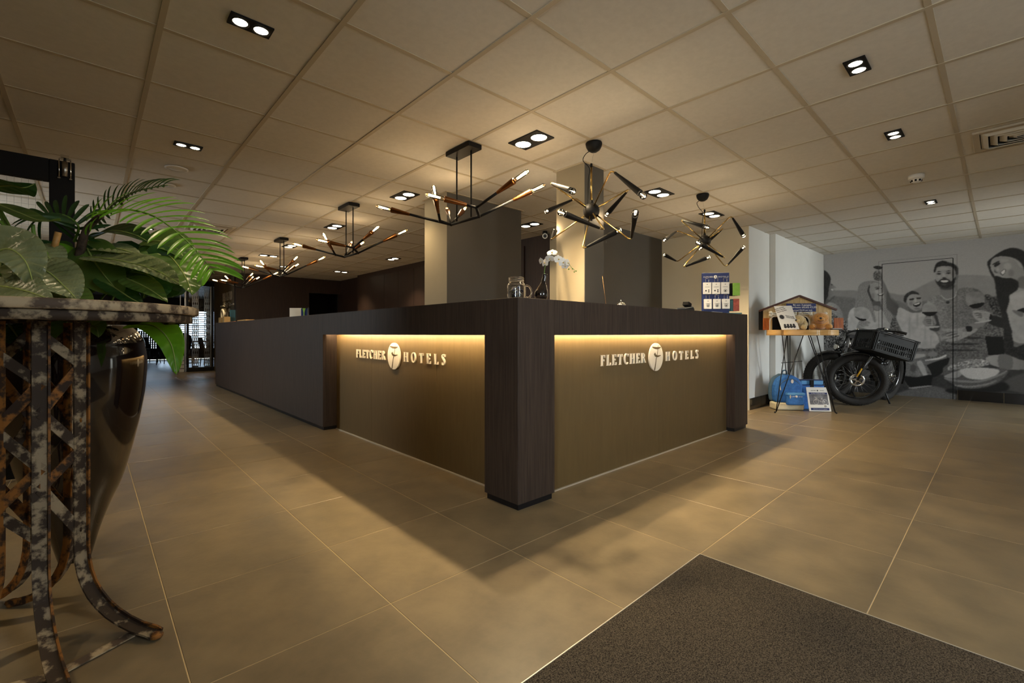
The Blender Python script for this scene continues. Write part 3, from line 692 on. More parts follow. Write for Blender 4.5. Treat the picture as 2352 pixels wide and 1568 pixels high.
# dining chairs and tables in the restaurant
M['chair_fab'] = mat('dark_chair_fabric', (.02, .018, .018), .7)
M['oak'] = mat('light_oak', lin('#b98d55'), .45, col2=lin('#a5773f'), scale=6, stretch=(1, 12, 12))
def dchair(x, y, rz, label):
    t = thing('dining_chair', label, 'chair', (0, 0, 0), 'dark dining chairs in the restaurant')
    B().box((-.23, -.23, .42), (.23, .23, .49)).build('seat', 'chair_fab', t, bevel=.02)
    B().add([(-.23, .19, .49), (.23, .19, .49), (.22, .27, .88), (-.22, .27, .88), (-.23, .24, .49), (.23, .24, .49), (.22, .31, .88), (-.22, .31, .88)], [(0, 1, 2, 3), (7, 6, 5, 4), (0, 4, 5, 1), (1, 5, 6, 2), (2, 6, 7, 3), (3, 7, 4, 0)]).build('backrest', 'chair_fab', t, bevel=.02)
    for i in (-1, 1):
        for j in (-1, 1): B().tube([(i*.19, j*.19, .42), (i*.23, j*.23, 0)], [.016, .011], 8).build('leg', 'black', t)
    t.location = (x, y, 0); t.rotation_euler = (0, 0, rz); return t
def dtable(x, y, label):
    t = thing('dining_table', label, 'table', (x, y, 0), 'dining tables in the restaurant')
    B().box((x-.4, y-.4, .72), (x+.4, y+.4, .755)).build('tabletop', 'oak', t, bevel=.004); B().cyl((x, y, .02), (x, y, .72), .035, 12).build('column', 'black', t)
    B().lathe([(0, 0), (.24, 0), (.24, .012), (.05, .03), (0, .03)], (x, y, 0), 20).build('base', 'black', t)
dchair(1.62, 16.4, 2.6, 'dark dining chair nearest the opening left of the partition'); dchair(1.2, 17.6, .6, 'dark dining chair behind the slatted bench'); dchair(2.55, 15.0, 1.2, 'dark dining chair seen through the scissor gates')
dtable(2.3, 16.6, 'oak dining table behind the scissor gates'); dtable(2.75, 14.2, 'oak dining table nearest behind the partition glass')
t = thing('slatted_bench', 'dark slatted bench back standing by the bright far windows', 'bench', (1.25, 18.2, 0))
for k in range(9):
    p = np.array([1.02+.055*k, 18.5-.07*k, 0]); B().obox(p+UP*.62, ((.62, -.78, 0), (.78, .62, 0), UP), (.045, .02, .95)).build('slat', 'wenge', t)
B().obox((1.24, 18.22, .16), ((.62, -.78, 0), (.78, .62, 0), UP), (.80, .04, .04)).build('rail', 'wenge', t)
for s in (0, 8): B().obox(np.array([1.02+.055*s, 18.5-.07*s, .08]), ((.62, -.78, 0), (.78, .62, 0), UP), (.04, .04, .16)).build('leg', 'wenge', t)
M['glaze'] = mat('black_brown_glaze', (.010, .006, .005), .07, coat=.6, spec=.7)
single(B().lathe([(0, 0), (.13, 0), (.14, .02), (.30, .75), (.28, .92), (.20, .98), (.22, 1.02), (.19, 1.02), (.17, .96)], (1.83, 15.4, 0), 28), 'floor_urn', 'glaze', 'tall dark brown tapered urn at the restaurant entrance', 'vase')
# ================================================================== PLANT TABLE
M['rust'] = mat('rusty_flaking_paint', lin('#33271d'), .75, col2=lin('#94856d'), scale=22, bump=.5, detail=9, sharp=.05, mid=.54)
M['rust_orange'] = mat('orange_rusted_iron', lin('#2b1c12'), .7, col2=lin('#8a5a24'), scale=26, bump=.5, detail=9, sharp=.06)
M['stone'] = mat('weathered_cream_paint', lin('#54463a'), .7, col2=lin('#b3a184'), scale=19, bump=.4, detail=9, sharp=.06)
TC = CAM+1.53*FW-1.60*RT; TC[2] = 0; TZ = 1.088
tb = thing('plant_table', 'round rusty iron pedestal table with flaking cream top rim', 'table', TC)
B().lathe([(0, .030), (.445, .030), (.450, .026), (.450, .003), (.446, 0), (0, 0)], (TC[0], TC[1], TZ-.031), 96).build('tabletop', 'stone', tb)
B().lathe([(.10, 0), (.425, 0), (.430, -.004), (.430, -.028), (.412, -.030), (.412, -.006), (.10, -.006)], (TC[0], TC[1], TZ-.0315), 96).build('apron_ring', 'rust', tb)
def pol(r, a, z=0): a = math.radians(a); return TC+RT*r*math.cos(a)+FW*r*math.sin(a)+UP*z
LEGS = [(-40, .137, -38, .455), (5, .137, -7, .449), (95, .137, 150, .26), (140, .137, 160, .40), (185, .137, 185, .45), (-85, .137, -85, .45)]
for (a, q, fa, fr_) in LEGS:
    base = pol(q, a); rad = nrm(pol(1, a)-TC); tng = np.cross(UP, rad); ft = pol(fr_, fa); fd = nrm(ft-base)
    L = np.linalg.norm(ft-base)
    prof = [base+UP*(TZ-.06), base+UP*.40, base+UP*.27]+bez(base+UP*.27, base+UP*.14, base+fd*L*.25+UP*.055, base+fd*L*.75+UP*.022, 9)[1:]+[base+fd*(L-.02)+UP*.016, ft+UP*.010]
    leg = B(); w, th = .040, .006                      # angle iron: one flange along the tangent, one along the radius
    def strap(off, wd, thk, sidev):
        v = []; f = []; m = len(prof)
        for i, p in enumerate(prof):
            T = nrm(prof[min(i+1, m-1)]-prof[max(i-1, 0)]); s = sidev-T*(sidev@T); s = nrm(s); nn = np.cross(T, s)
            for (x, y) in ((-.5, -.5), (.5, -.5), (.5, .5), (-.5, .5)): v.append(p+off+s*wd*x+nn*thk*y)
        for i in range(m-1):
            for k in range(4): f.append((i*4+k, i*4+(k+1) % 4, i*4+4+(k+1) % 4, i*4+4+k))
        f += [(3, 2, 1, 0), tuple(m*4-4+k for k in range(4))]
        return v, f
    side = np.cross(UP, fd)
    v, f = strap(np.zeros(3), w, th, side); leg.add(v, f); lg = leg.build('leg', 'rust', tb)
    e = B(); v, f = strap(side*(w/2-.002), .006, .026, side); e.add(v, f); e.build('flange', 'rust_orange', lg)
    B().sphere(ft+UP*.010, .020, 12, 8, (1, 1, .5)).build('foot', 'rust_orange', lg)
for i in range(len(LEGS)):                               # zigzag straps between neighbouring legs
    a0, a1 = LEGS[i][0], LEGS[(i-1) % 6][0]
    p0, p1 = pol(.137, a0), pol(.137, a1); zs = [TZ-.085, .87, .685, .50, .315]
    if i == 1: zs = [.985, .885, .735, .60, .495, .315]
    if i == 0: zs = [.93, .83, .69, .56, .44, .33]
    for k in range(len(zs)-1):
        s, e = (p1, p0) if k % 2 == 0 else (p0, p1)
        out = nrm((p0+p1)/2-TC)
        B().bar(s+UP*zs[k], e+UP*zs[k+1], .030, .005, out).build('lattice_strap', 'rust_orange' if k % 2 else 'rust', tb)
for i, j in ((1, 0), (0, 5), (5, 4)):
    a, b_ = pol(.36, LEGS[i][2], .006), pol(.36, LEGS[j][2], .006); B().bar(a, b_, .035, .004).build('floor_strap', 'stone', tb)

# ================================================================== VASE
VC = CAM+2.0*FW+RT*2.0*(172-CXP)/F_PX; VC[2] = 0
prof = [(0, 0), (.048, 0)]+[(0.0541, 0.0019), (0.0867, 0.1295), (0.1252, 0.2409), (0.1578, 0.3223), (0.1878, 0.4344), (0.2145, 0.5572), (0.2319, 0.66), (0.2431, 0.7457), (0.2496, 0.8609), (0.2415, 0.9291), (0.2367, 0.9601), (0.2145, 0.9991), (0.1832, 1.0274)]+[(0.1792, 1.012), (0.1892, 1.017), (0.1902, 1.022), (0.1782, 1.0235), (0.1652, 1.018), (0.1592, .98), (0.1532, .88)]
vase = thing('floor_vase', 'tall black glazed floor vase tapering to a small foot', 'vase', VC)
P = catmull([(r, 0, z) for r, z in prof], 4); B().lathe([(p[0], p[2]) for p in P], VC, 64).build('body', 'glaze', vase)
M['soil'] = mat('dark_potting_soil', (.012, .009, .006), .9, bump=.6, scale=60)
B().lathe([(0, .925), (0.1552, .92)], VC, 32).build('soil', 'soil', vase)

# ================================================================== FOLIAGE
def leafmat(name, c1, c2, rough=.32, tr=.25):
    m = mat(name, c1, rough, col2=c2, scale=7, bump=.15, bscale=30, spec=.5)
    n = m.node_tree.nodes; l = m.node_tree.links; b = n['Principled BSDF']
    t = n.new('ShaderNodeBsdfTranslucent'); t.inputs[0].default_value = (c2[0]*2.2, c2[1]*2.4, c2[2]*1.0, 1)
    mx = n.new('ShaderNodeMixShader'); mx.inputs[0].default_value = tr; o = n['Material Output']
    l.new(b.outputs[0], mx.inputs[1]); l.new(t.outputs[0], mx.inputs[2]); l.new(mx.outputs[0], o.inputs[0]); return m
M['leaf_big'] = leafmat('glossy_green_leaf', lin('#3c5a2c'), lin('#5c7a3c'), .30)
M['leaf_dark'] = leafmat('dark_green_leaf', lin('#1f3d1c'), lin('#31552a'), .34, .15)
M['leaf_grey'] = leafmat('grey_green_pleated_leaf', lin('#66704f'), lin('#8b9472'), .28, .12)
M['leaf_bright'] = leafmat('bright_green_leaf', lin('#47801f'), lin('#6aa52c'), .32, .35)
M['stalk'] = mat('green_stalk', lin('#5e8430'), .45); M['rib'] = mat('pale_leaf_rib', lin('#93a45c'), .45)
M['bark'] = mat('dark_bark', lin('#2e241d'), .8, col2=lin('#54443a'), scale=30, bump=.6)
def leaf_geo(mid, width, nrm0, nv=10, pleat=.0, npl=9, fold=.25, wave=.0, prof=None, edge=0., seed=0, lobes=0.):
    mid = [np.asarray(p, float) for p in mid]; n = len(mid); v = []; f = []; rnd = random.Random(seed); ph = rnd.random()*6
    for i, p in enumerate(mid):
        t = i/(n-1); T = nrm(mid[min(i+1, n-1)]-mid[max(i-1, 0)]); N = nrm(nrm0-T*(nrm0@T)); Sd = np.cross(T, N)
        w = width*(prof(t) if prof else math.sin(math.pi*min(1, max(0, t**.75)))**.8)
        for k in range(nv+1):
            s = 2*k/nv-1; a = abs(s)
            sh = t-.10*a                                   # veins sweep towards the tip
            h = fold*w*a - .22*fold*w*a*a + pleat*math.cos(2*math.pi*npl*sh)*a*max(0, 1-a)**.5*1.5*min(1, w/(.3*width+1e-6)) + wave*math.sin(5*t+ph+s)*a
            ws = w*(1+lobes*math.sin(2*math.pi*npl*t)*a)
            q = p+Sd*ws*s*(1-.08*fold)+N*h - T*(.06*width*a*a)
            v.append(q)
    for i in range(n-1):
        for k in range(nv): f.append((i*(nv+1)+k, i*(nv+1)+k+1, (i+1)*(nv+1)+k+1, (i+1)*(nv+1)+k))
    return v, f
def leafprof(t): return (math.sin(math.pi*t**.62))**.9 if 0 < t < 1 else 0.004
def leafprof2(t): return max(.004, (math.sin(math.pi*min(1., t**.62))**.85)) if t < 1 else .004
def px(u, v, d): return at(u, v, d)
plant = thing('potted_plant', 'lush green foliage plant of big leaves rising from the black vase', 'plant', (VC[0], VC[1], 1.0))
stem0 = VC+UP*.925
def big_leaf(p, width, m, face=(0, -.3, 1), pleat=.004, npl=11, fold=.22, wave=.006, stalk=True, seed=0, nseg=60, prof=leafprof2, rib='rib'):
    """p: three or four survey points (u, v, depth) along the midrib, base to tip"""
    q = catmull([px(*a) for a in p], max(4, nseg//(len(p)-1)))
    N = nrm(-ray(CXP+(p[0][0]-CXP), p[0][1])*abs(face[1])+UP*face[2]+RT*face[0])
    v, f = leaf_geo(q, width, N, 14, pleat, npl, fold, wave, prof, seed=seed)
    lf = B().add(v, f, True).build('leaf', m, plant)
    r = B().tube([a+N*.0015 for a in q[:-1]], list(np.linspace(.0045, .0012, len(q)-1)), 5).build('midrib', rib, lf)
    if stalk:
        b0 = stem0+RT*random.uniform(-.10, .10)+FW*random.uniform(-.10, .10); e = np.asarray(q[0]); m1 = b0*.6+e*.4+UP*.12
        B().tube(bez(b0, b0+UP*.1, m1, e, 10), [.006]*5+[.005]*5, 6).build('stalk', 'stalk', lf)
    return lf
# large pleated leaves along the table edge, left to right
big_leaf([(-45, 600, 1.62), (15, 572, 1.60), (58, 600, 1.58), (80, 668, 1.56)], .088, 'leaf_grey', (.1, .9, .5), .014, 13, .22, seed=1, rib='rib')
big_leaf([(60, 605, 1.72), (85, 640, 1.66), (105, 690, 1.62), (112, 700, 1.60)], .085, 'leaf_grey', (.1, .9, .45), .014, 13, .22, seed=2)
big_leaf([(-30, 655, 1.60), (20, 660, 1.55), (70, 672, 1.52), (120, 690, 1.5)], .075, 'leaf_grey', (-.1, .7, .6), .014, 13, .22, seed=3)
big_leaf([(72, 615, 1.70), (110, 625, 1.66), (150, 660, 1.62), (178, 690, 1.60)], .085, 'leaf_grey', (.3, .8, .5), .014, 13, .22, seed=4)
big_leaf([(60, 570, 1.85), (95, 575, 1.8), (118, 600, 1.78), (126, 622, 1.76)], .07, 'leaf_grey', (.2, .7, .6), .010, 12, .2, seed=5)
# right hand group
big_leaf([(205, 590, 1.95), (280, 600, 1.90), (355, 620, 1.86), (412, 652, 1.84)], .085, 'leaf_grey', (.05, .55, .85), .014, 15, .25, seed=6)
big_leaf([(200, 575, 2.05), (255, 570, 2.0), (300, 580, 1.98), (312, 592, 1.96)], .055, 'leaf_grey', (.0, .5, .9), .010, 12, .2, seed=7)
big_leaf([(352, 565, 2.1), (392, 590, 2.06), (425, 635, 2.0), (442, 678, 1.96)], .115, 'leaf_big', (.55, .8, .3), .009, 9, .18, seed=8)
big_leaf([(330, 555, 2.2), (375, 556, 2.15), (410, 575, 2.1), (425, 600, 2.08)], .10, 'leaf_big', (.3, .75, .5), .008, 9, .2, seed=9)
big_leaf([(215, 545, 2.15), (260, 530, 2.1), (310, 540, 2.06), (345, 558, 2.04)], .085, 'leaf_dark', (.0, .6, .8), .003, 8, .25, seed=10)
big_leaf([(195, 560, 2.0), (220, 605, 1.94), (255, 650, 1.88), (285, 680, 1.84)], .095, 'leaf_big', (-.4, .8, .35), .002, 6, .15, seed=11)
big_leaf([(180, 575, 2.0), (160, 590, 1.96), (150, 615, 1.93), (178, 637, 1.90)], .075, 'leaf_bright', (-.2, .9, .3), .0015, 6, .12, seed=12)
big_leaf([(290, 640, 1.9), (325, 655, 1.86), (355, 672, 1.82), (385, 695, 1.8)], .055, 'leaf_big', (.2, .6, .7), .003, 9, .2, seed=13)
big_leaf([(300, 625, 2.0), (340, 632, 1.96), (368, 655, 1.94), (380, 680, 1.92)], .075, 'leaf_dark', (.3, .7, .5), .003, 8, .2, seed=14)
big_leaf([(230, 640, 1.9), (270, 665, 1.86), (300, 685, 1.82), (330, 700, 1.8)], .05, 'leaf_dark', (.1, .6, .7), .002, 8, .2, seed=15)
big_leaf([(140, 655, 1.75), (165, 672, 1.7), (190, 690, 1.66), (215, 702, 1.64)], .05, 'leaf_big', (.2, .7, .6), .003, 8, .2, seed=16)
# upper left leaves
big_leaf([(-30, 430, 1.75), (20, 425, 1.72), (55, 430, 1.70), (82, 420, 1.70)], .062, 'leaf_dark', (.0, .35, -.9), .003, 7, .2, seed=17)
big_leaf([(-10, 468, 1.8), (45, 490, 1.76), (95, 508, 1.72), (140, 503, 1.70)], .040, 'leaf_big', (.0, .35, .9), .002, 7, .2, seed=18)
big_leaf([(-20, 545, 1.7), (0, 535, 1.68), (12, 542, 1.66), (16, 556, 1.66)], .04, 'leaf_bright', (.0, .8, .5), .001, 6, .2, seed=19)
B().tube(catmull([px(0, 508, 1.75), px(22, 530, 1.74), px(38, 545, 1.73), (px(35, 560, 1.74))], 6), .006, 6).build('stalk', 'stalk', plant)
B().tube(catmull([px(75, 515, 1.75), px(80, 545, 1.76), px(98, 570, 1.78), px(112, 590, 1.8)], 6), .006, 6).build('stalk', 'stalk', plant)
# leaves hanging below table height
big_leaf([(300, 745, 1.95), (355, 750, 1.90), (392, 790, 1.86), (406, 860, 1.84)], .070, 'leaf_bright', (.5, .7, .5), .004, 8, .2, seed=20, stalk=False)
big_leaf([(195, 742, 1.85), (212, 748, 1.82), (222, 755, 1.80), (226, 775, 1.79)], .045, 'leaf_big', (.2, .9, .3), .002, 6, .15, seed=21, stalk=False)
big_leaf([(155, 740, 1.80), (150, 765, 1.78), (148, 790, 1.76), (150, 815, 1.76)], .06, 'leaf_big', (-.2, .9, .3), .003, 8, .15, seed=22, stalk=False)
big_leaf([(20, 745, 1.75), (35, 765, 1.73), (45, 785, 1.71), (48, 805, 1.70)], .05, 'leaf_dark', (.0, .9, .3), .003, 8, .15, seed=23, stalk=False)
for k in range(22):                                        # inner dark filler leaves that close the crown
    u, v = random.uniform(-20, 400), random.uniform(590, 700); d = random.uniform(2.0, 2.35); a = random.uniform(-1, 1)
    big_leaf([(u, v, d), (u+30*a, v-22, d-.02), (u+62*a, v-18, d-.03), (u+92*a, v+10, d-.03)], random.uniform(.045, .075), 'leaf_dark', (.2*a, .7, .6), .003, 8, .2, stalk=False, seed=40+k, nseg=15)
# palm-like fronds
def frond(path, ltop, lbot, n, m, d_out=.02):
    q = catmull([px(*a) for a in path], 14); N0 = nrm(-ray(*path[1][:2])*.6+UP*.8)
    fr = B().tube(q, list(np.linspace(.0055, .0016, len(q))), 6).build('frond_stalk', 'stalk', plant)
    for side in (1, -1):
        for k in range(n):
            t = .06+.93*k/n; i = t*(len(q)-1); i0 = int(i); p = q[i0]*(1-(i-i0))+q[min(i0+1, len(q)-1)]*(i-i0)
            T = nrm(q[min(i0+1, len(q)-1)]-q[max(i0-1, 0)]); N = nrm(N0-T*(N0@T)); Sd = np.cross(N, T)*side
            if Sd[2] < 0 and side == 1: pass
            L = (ltop if side == 1 else lbot)*(.55+.45*math.sin(math.pi*min(1, .15+t*.85)))*random.uniform(.92, 1.06)
            dirv = nrm(Sd*1.0+T*(.25+.75*t)+N*random.uniform(.05, .22)); tip = p+dirv*L-UP*L*(.10 if side == 1 else .02)
            mid = bez(p, p+dirv*L*.35+N*.01, p+dirv*L*.7+N*.006, tip, 9)
            v, f = leaf_geo(mid, random.uniform(.0080, .0098), N, 4, 0, 1, .5, 0, lambda s: max(.05, (math.sin(math.pi*(.12+.86*s)))**.55) if s < .97 else .03)
            B().add(v, f, True).build('leaflet', m, fr)
    return fr
frond([(200, 520, 1.95), (245, 488, 1.92), (300, 482, 1.88), (360, 500, 1.84), (420, 545, 1.80), (462, 590, 1.78), (492, 628, 1.77)], .19, .17, 21, 'leaf_bright')
frond([(170, 555, 2.0), (180, 520, 1.98), (150, 495, 1.97), (110, 490, 1.96), (95, 500, 1.96)], .15, .13, 12, 'leaf_dark')
frond([(215, 520, 2.15), (250, 478, 2.12), (290, 450, 2.1), (330, 435, 2.08), (385, 425, 2.06)], .13, .12, 18, 'leaf_dark')
B().tube(catmull([px(200, 655, 2.0), px(180, 615, 1.98), px(186, 570, 1.96), px(200, 525, 1.95), px(232, 495, 1.93)], 6), [.018]*8+[.016]*8+[.013]*9, 8).build('trunk', 'bark', plant)
B().tube([px(122, 590, 1.85), px(127, 560, 1.84), px(134, 533, 1.84)], .011, 8).build('cut_stem', 'oak', plant)

# ================================================================== OPEN GLASS DOOR AT THE LEFT
YG = 2.49; gx = lambda u: ony(u, 500, YG)[0]
gd = thing('glass_door', 'black framed wired glass door standing open behind the plant', 'door', (gx(100), YG, 0))
zt, zb = 2.20, .02; x1 = gx(172); x2 = gx(113); x0 = x1-1.05
B().box((x2, YG-.025, zb), (x1, YG+.025, zt)).build('stile', 'black_matt', gd, bevel=.004); B().box((x0, YG-.025, zb), (x0+x1-x2, YG+.025, zt)).build('stile', 'black_matt', gd, bevel=.004)
B().box((x0+x1-x2+.0005, YG-.0248, 2.045), (x2-.0005, YG+.0248, zt)).build('top_rail', 'black_matt', gd, bevel=.004); B().box((x0+x1-x2+.0005, YG-.0248, zb), (x2-.0005, YG+.0248, .30)).build('bottom_rail', 'black_matt', gd, bevel=.004)
B().box((x0+x1-x2, YG-.004, .30), (x2, YG+.004, 2.045)).build('pane', 'glass', gd)
b = B()
for k in range(1, 24): x = x0+x1-x2+(x2*2-x0-x1)*k/24; b.box((x-.0006, YG-.0006, .30), (x+.0006, YG+.0006, 2.045))
for k in range(1, 50): z = .30+1.745*k/50; b.box((x0+x1-x2, YG-.0006, z-.0006), (x2, YG+.0006, z+.0006))
b.build('glass_wire', 'steel', gd)['kind'] = 'stuff'
c = ony(149, 390, YG-.06); t = thing('door_hanger', 'polished steel cylinder between two rods at the top corner of the black door', 'door closer', (c[0], YG-.045, 2.08))
cx = c[0]; B().cyl((cx, YG-.052, 2.085), (cx, YG-.052, 2.19), .016, 16).build('cylinder', 'steel', t)
B().box((cx-.022, YG-.062, 2.213), (cx+.022, YG-.026, 2.235)).build('cap', 'chrome', t, bevel=.003); B().cyl((cx, YG-.052, 2.19), (cx, YG-.052, 2.213), .008, 10).build('neck', 'black', t)
for s in (-1, 1):
    B().tube([(cx+s*.029, YG-.052, 2.075), (cx+s*.029, YG-.052, 2.205)], .0035, 8).build('rod', 'chrome', t)
    B().box((cx+s*.029-.007, YG-.058, 2.068), (cx+s*.029+.007, YG-.026, 2.076)).build('bracket', 'chrome', t)
B().box((cx-.03, YG-.056, 2.203), (cx+.03, YG-.048, 2.2125)).build('cross_piece', 'chrome', t)
# ================================================================== PHOTO MURAL (flat print on the end wall)
XM = 9.300
def mural():
    ys = np.linspace(.135, -2.54, 400); zs = np.linspace(.002, CZ-.002, 350)
    Y, Z = np.meshgrid(ys, zs)                              # rows z, cols y
    D = np.stack([np.full(Y.shape, XM)-CAM[0], Y-CAM[1], Z-CAM[2]], -1); f = D@FW
    PX = CXP+F_PX*(D@RT)/f; PY = CYP-F_PX*D[..., 2]/f       # layout units of the print
    rs = np.random.RandomState(3)
    def blur(a, n=1):
        for _ in range(n):
            b = np.pad(a, 1, mode='edge'); a = (b[1:-1, 1:-1]*2+b[:-2, 1:-1]+b[2:, 1:-1]+b[1:-1, :-2]+b[1:-1, 2:])/6
        return a
    def inside(poly):
        m = np.zeros(PX.shape, bool); n = len(poly)
        for i in range(n):
            x0, y0 = poly[i]; x1, y1 = poly[(i+1) % n]
            if y0 == y1: continue
            m ^= ((y0 > PY) != (y1 > PY)) & (PX < (x1-x0)*(PY-y0)/(y1-y0)+x0)
        return m
    noise = blur(rs.rand(*PX.shape), 4)-.5; fine = blur(rs.rand(*PX.shape), 1)-.5; coarse = blur(rs.rand(*PX.shape), 24)-.5; coarse = coarse/np.abs(coarse).max()
    img = 176-(PX-2000)*.02+(PY-600)*.03
    ORG = {'A': (1880, 590, 4.48), 'B': (2040, 590, 4.48), 'C': (2180, 560, 4.48), 'D': (2050, 760, 4.45), 'P': (0, 0, 1.)}
    def P(o, poly, v, soft=1, gx=0., gy=0., tex=0., grain=0., streak=0., ang=0., sm=True, fold=0.):
        nonlocal img
        ox, oy, k = ORG[o]; q = [(ox+x/k, oy+y/k) for x, y in poly]
        if sm: q = [tuple(p) for p in catmull(q, 4, True)]
        m = blur(inside(q).astype(float), soft); cx = sum(p[0] for p in q)/len(q); cy = sum(p[1] for p in q)/len(q)
        val = v+gx*(PX-cx)+gy*(PY-cy)+tex*noise*2+grain*fine*2+fold*coarse
        if streak: val = val+streak*np.sin((PX*math.cos(ang)+PY*math.sin(ang))*1.9+noise*9)+streak*fine
        img = img*(1-m)+val*m
    def E(o, x, y, rx, ry, v, soft=3): P(o, [(x+rx*math.cos(q), y+ry*math.sin(q)) for q in np.linspace(0, 6.2832, 13)[:-1]], v, soft, sm=False)
    # landscape
    P('P', [(1850, 668), (1920, 667), (1965, 667), (2000, 676), (2040, 672), (2067, 677), (2080, 675), (2100, 665), (2130, 650), (2160, 638), (2200, 632), (2235, 631), (2280, 634), (2320, 640), (2420, 650), (2420, 960), (1850, 960)], 142, 3, gy=-.12, fold=6)
    P('P', [(1850, 676), (1920, 680), (1965, 685), (2010, 700), (2060, 690), (2085, 700), (2130, 690), (2200, 690), (2280, 690), (2420, 690), (2420, 960), (1850, 960)], 118, 5, tex=16, grain=10, gy=-.06)
    P('C', [(365, 530), (400, 518), (440, 540), (490, 540), (505, 600), (540, 740), (470, 745), (440, 680), (400, 610)], 70, 2, grain=90)
    P('C', [(400, 740), (540, 740), (600, 896), (640, 1100), (340, 1100), (350, 880)], 96, 2, grain=70)
    # table top
    P('D', [(-700, 560), (120, 470), (520, 440), (950, 280), (1344, 330), (1700, 360), (1700, 900), (-700, 900)], 58, 2, tex=20, fold=10)
    P('D', [(40, 650), (200, 590), (400, 560), (620, 620), (640, 700), (300, 690)], 104, 4, grain=14, streak=7, ang=1.4); P('D', [(1140, 520), (1344, 430), (1600, 430), (1600, 660), (1180, 600)], 84, 5)
    P('D', [(560, 590), (900, 590), (1130, 520), (1160, 610), (640, 640)], 26, 4)
    # woman at the left edge
    P('A', [(20, 520), (75, 500), (150, 590), (255, 640), (300, 700), (312, 760), (262, 900), (20, 900)], 100, 1, grain=190)
    P('A', [(80, 478), (130, 468), (185, 490), (230, 540), (252, 600), (256, 645), (200, 615), (130, 560), (85, 510)], 158, 1, grain=20, gx=-.8)
    P('A', [(92, 430), (140, 432), (105, 468), (76, 486), (60, 470)], 96, 2)
    P('A', [(122, 255), (134, 276), (182, 312), (172, 322), (152, 324), (156, 345), (142, 352), (164, 384), (172, 408), (150, 430), (95, 436), (100, 380), (108, 320)], 140, 1, gx=1.6)
    P('A', [(20, 120), (36, 128), (75, 145), (110, 180), (126, 222), (120, 262), (105, 330), (98, 400), (74, 450), (58, 500), (20, 540)], 52, 1, streak=16, ang=.2)
    P('A', [(128, 326), (152, 332), (150, 348), (134, 342)], 205, 0); P('A', [(126, 280), (146, 284), (136, 292)], 60, 0); P('A', [(150, 405), (170, 400), (160, 428), (120, 434)], 100, 2)
    # raised arm and glass
    P('A', [(640, 232), (664, 240), (700, 310), (740, 400), (790, 450), (826, 500), (824, 590), (800, 606), (760, 580), (720, 520), (690, 430), (660, 330)], 116, 1, gx=-.9)
    E('A', 740, 470, 16, 70, 140, 4); P('A', [(562, 190), (580, 150), (620, 138), (650, 170), (656, 232), (620, 246), (580, 236)], 112, 1, grain=60)
    P('A', [(562, 106), (610, 90), (660, 108), (620, 130)], 56, 0); P('A', [(600, 130), (612, 130), (610, 160), (600, 160)], 160, 0)
    # woman with long fair hair
    P('A', [(308, 592), (330, 545), (380, 518), (500, 530), (570, 545), (640, 540), (700, 600), (745, 690), (800, 730), (800, 840), (700, 800), (560, 760), (420, 730), (306, 770), (300, 700)], 186, 1, fold=22, gx=-.25)
    P('A', [(545, 440), (640, 455), (632, 545), (570, 540)], 96, 1); P('A', [(570, 500), (632, 510), (628, 546), (574, 540)], 140, 2)
    P('A', [(584, 248), (520, 246), (460, 258), (420, 290), (398, 350), (388, 430), (372, 515), (400, 535), (470, 520), (530, 560), (566, 660), (592, 664), (578, 590), (562, 520), (545, 460), (520, 400), (505, 350), (515, 300), (560, 272), (620, 270), (650, 304), (650, 285), (622, 262)], 142, 1, streak=24, ang=.15)
    P('A', [(514, 330), (530, 294), (570, 275), (615, 275), (645, 300), (655, 340), (673, 350), (668, 362), (671, 382), (672, 410), (660, 440), (625, 456), (580, 450), (545, 420), (520, 380)], 166, 1, gx=.5)
    P('A', [(504, 352), (512, 308), (530, 288), (524, 350), (545, 405), (566, 452), (545, 452), (520, 400)], 66, 1)
    P('A', [(610, 382), (668, 371), (662, 394), (632, 400)], 60, 0); P('A', [(616, 381), (665, 373), (656, 388), (634, 392)], 232, 0); P('A', [(588, 326), (625, 319), (616, 332), (598, 334)], 56, 0); P('A', [(580, 312), (625, 304), (628, 310), (586, 318)], 96, 0); P('A', [(638, 322), (654, 320), (650, 330)], 62, 0)
    P('A', [(652, 332), (677, 353), (660, 362)], 138, 1); E('A', 606, 358, 26, 20, 190); E('A', 560, 400, 18, 30, 138)
    P('A', [(640, 440), (682, 430), (715, 500), (742, 570), (792, 650), (804, 705), (776, 725), (740, 690), (700, 640), (670, 560), (650, 500)], 146, 1, streak=26, ang=.5)
    P('A', [(400, 695), (440, 648), (530, 668), (526, 684), (500, 690), (524, 702), (480, 716), (400, 735)], 150, 1, grain=30)
    P('A', [(372, 530), (470, 514), (532, 580), (506, 640), (460, 656), (374, 612), (366, 570)], 172, 0, fold=24); P('A', [(374, 611), (430, 632), (494, 640), (470, 656), (420, 650)], 24, 0)
    # laughing man in white
    P('B', [(-10, 350), (30, 430), (90, 490), (114, 530), (92, 592), (60, 600), (20, 560), (-20, 510)], 92, 1, gx=-.5)
    P('B', [(60, 600), (80, 640), (130, 760), (155, 850), (60, 800), (20, 720)], 96, 1, grain=90)
    P('B', [(112, 518), (200, 555), (260, 572), (350, 560), (384, 600), (372, 690), (430, 740), (505, 800), (545, 960), (160, 980), (152, 800), (112, 700), (84, 630), (92, 592)], 182, 1, fold=26, gx=-.12)
    for q in ((300, 650, 8, 90), (380, 780, 8, 80), (220, 720, 8, 120), (440, 860, 7, 60)): E('B', q[0], q[1], q[2], q[3], 158, 3)
    P('B', [(215, 515), (330, 545), (344, 566), (260, 574), (214, 556)], 104, 2)
    P('B', [(185, 432), (200, 400), (250, 374), (310, 375), (340, 420), (352, 470), (345, 520), (320, 546), (270, 552), (220, 520), (190, 480)], 160, 1, gx=-.3)
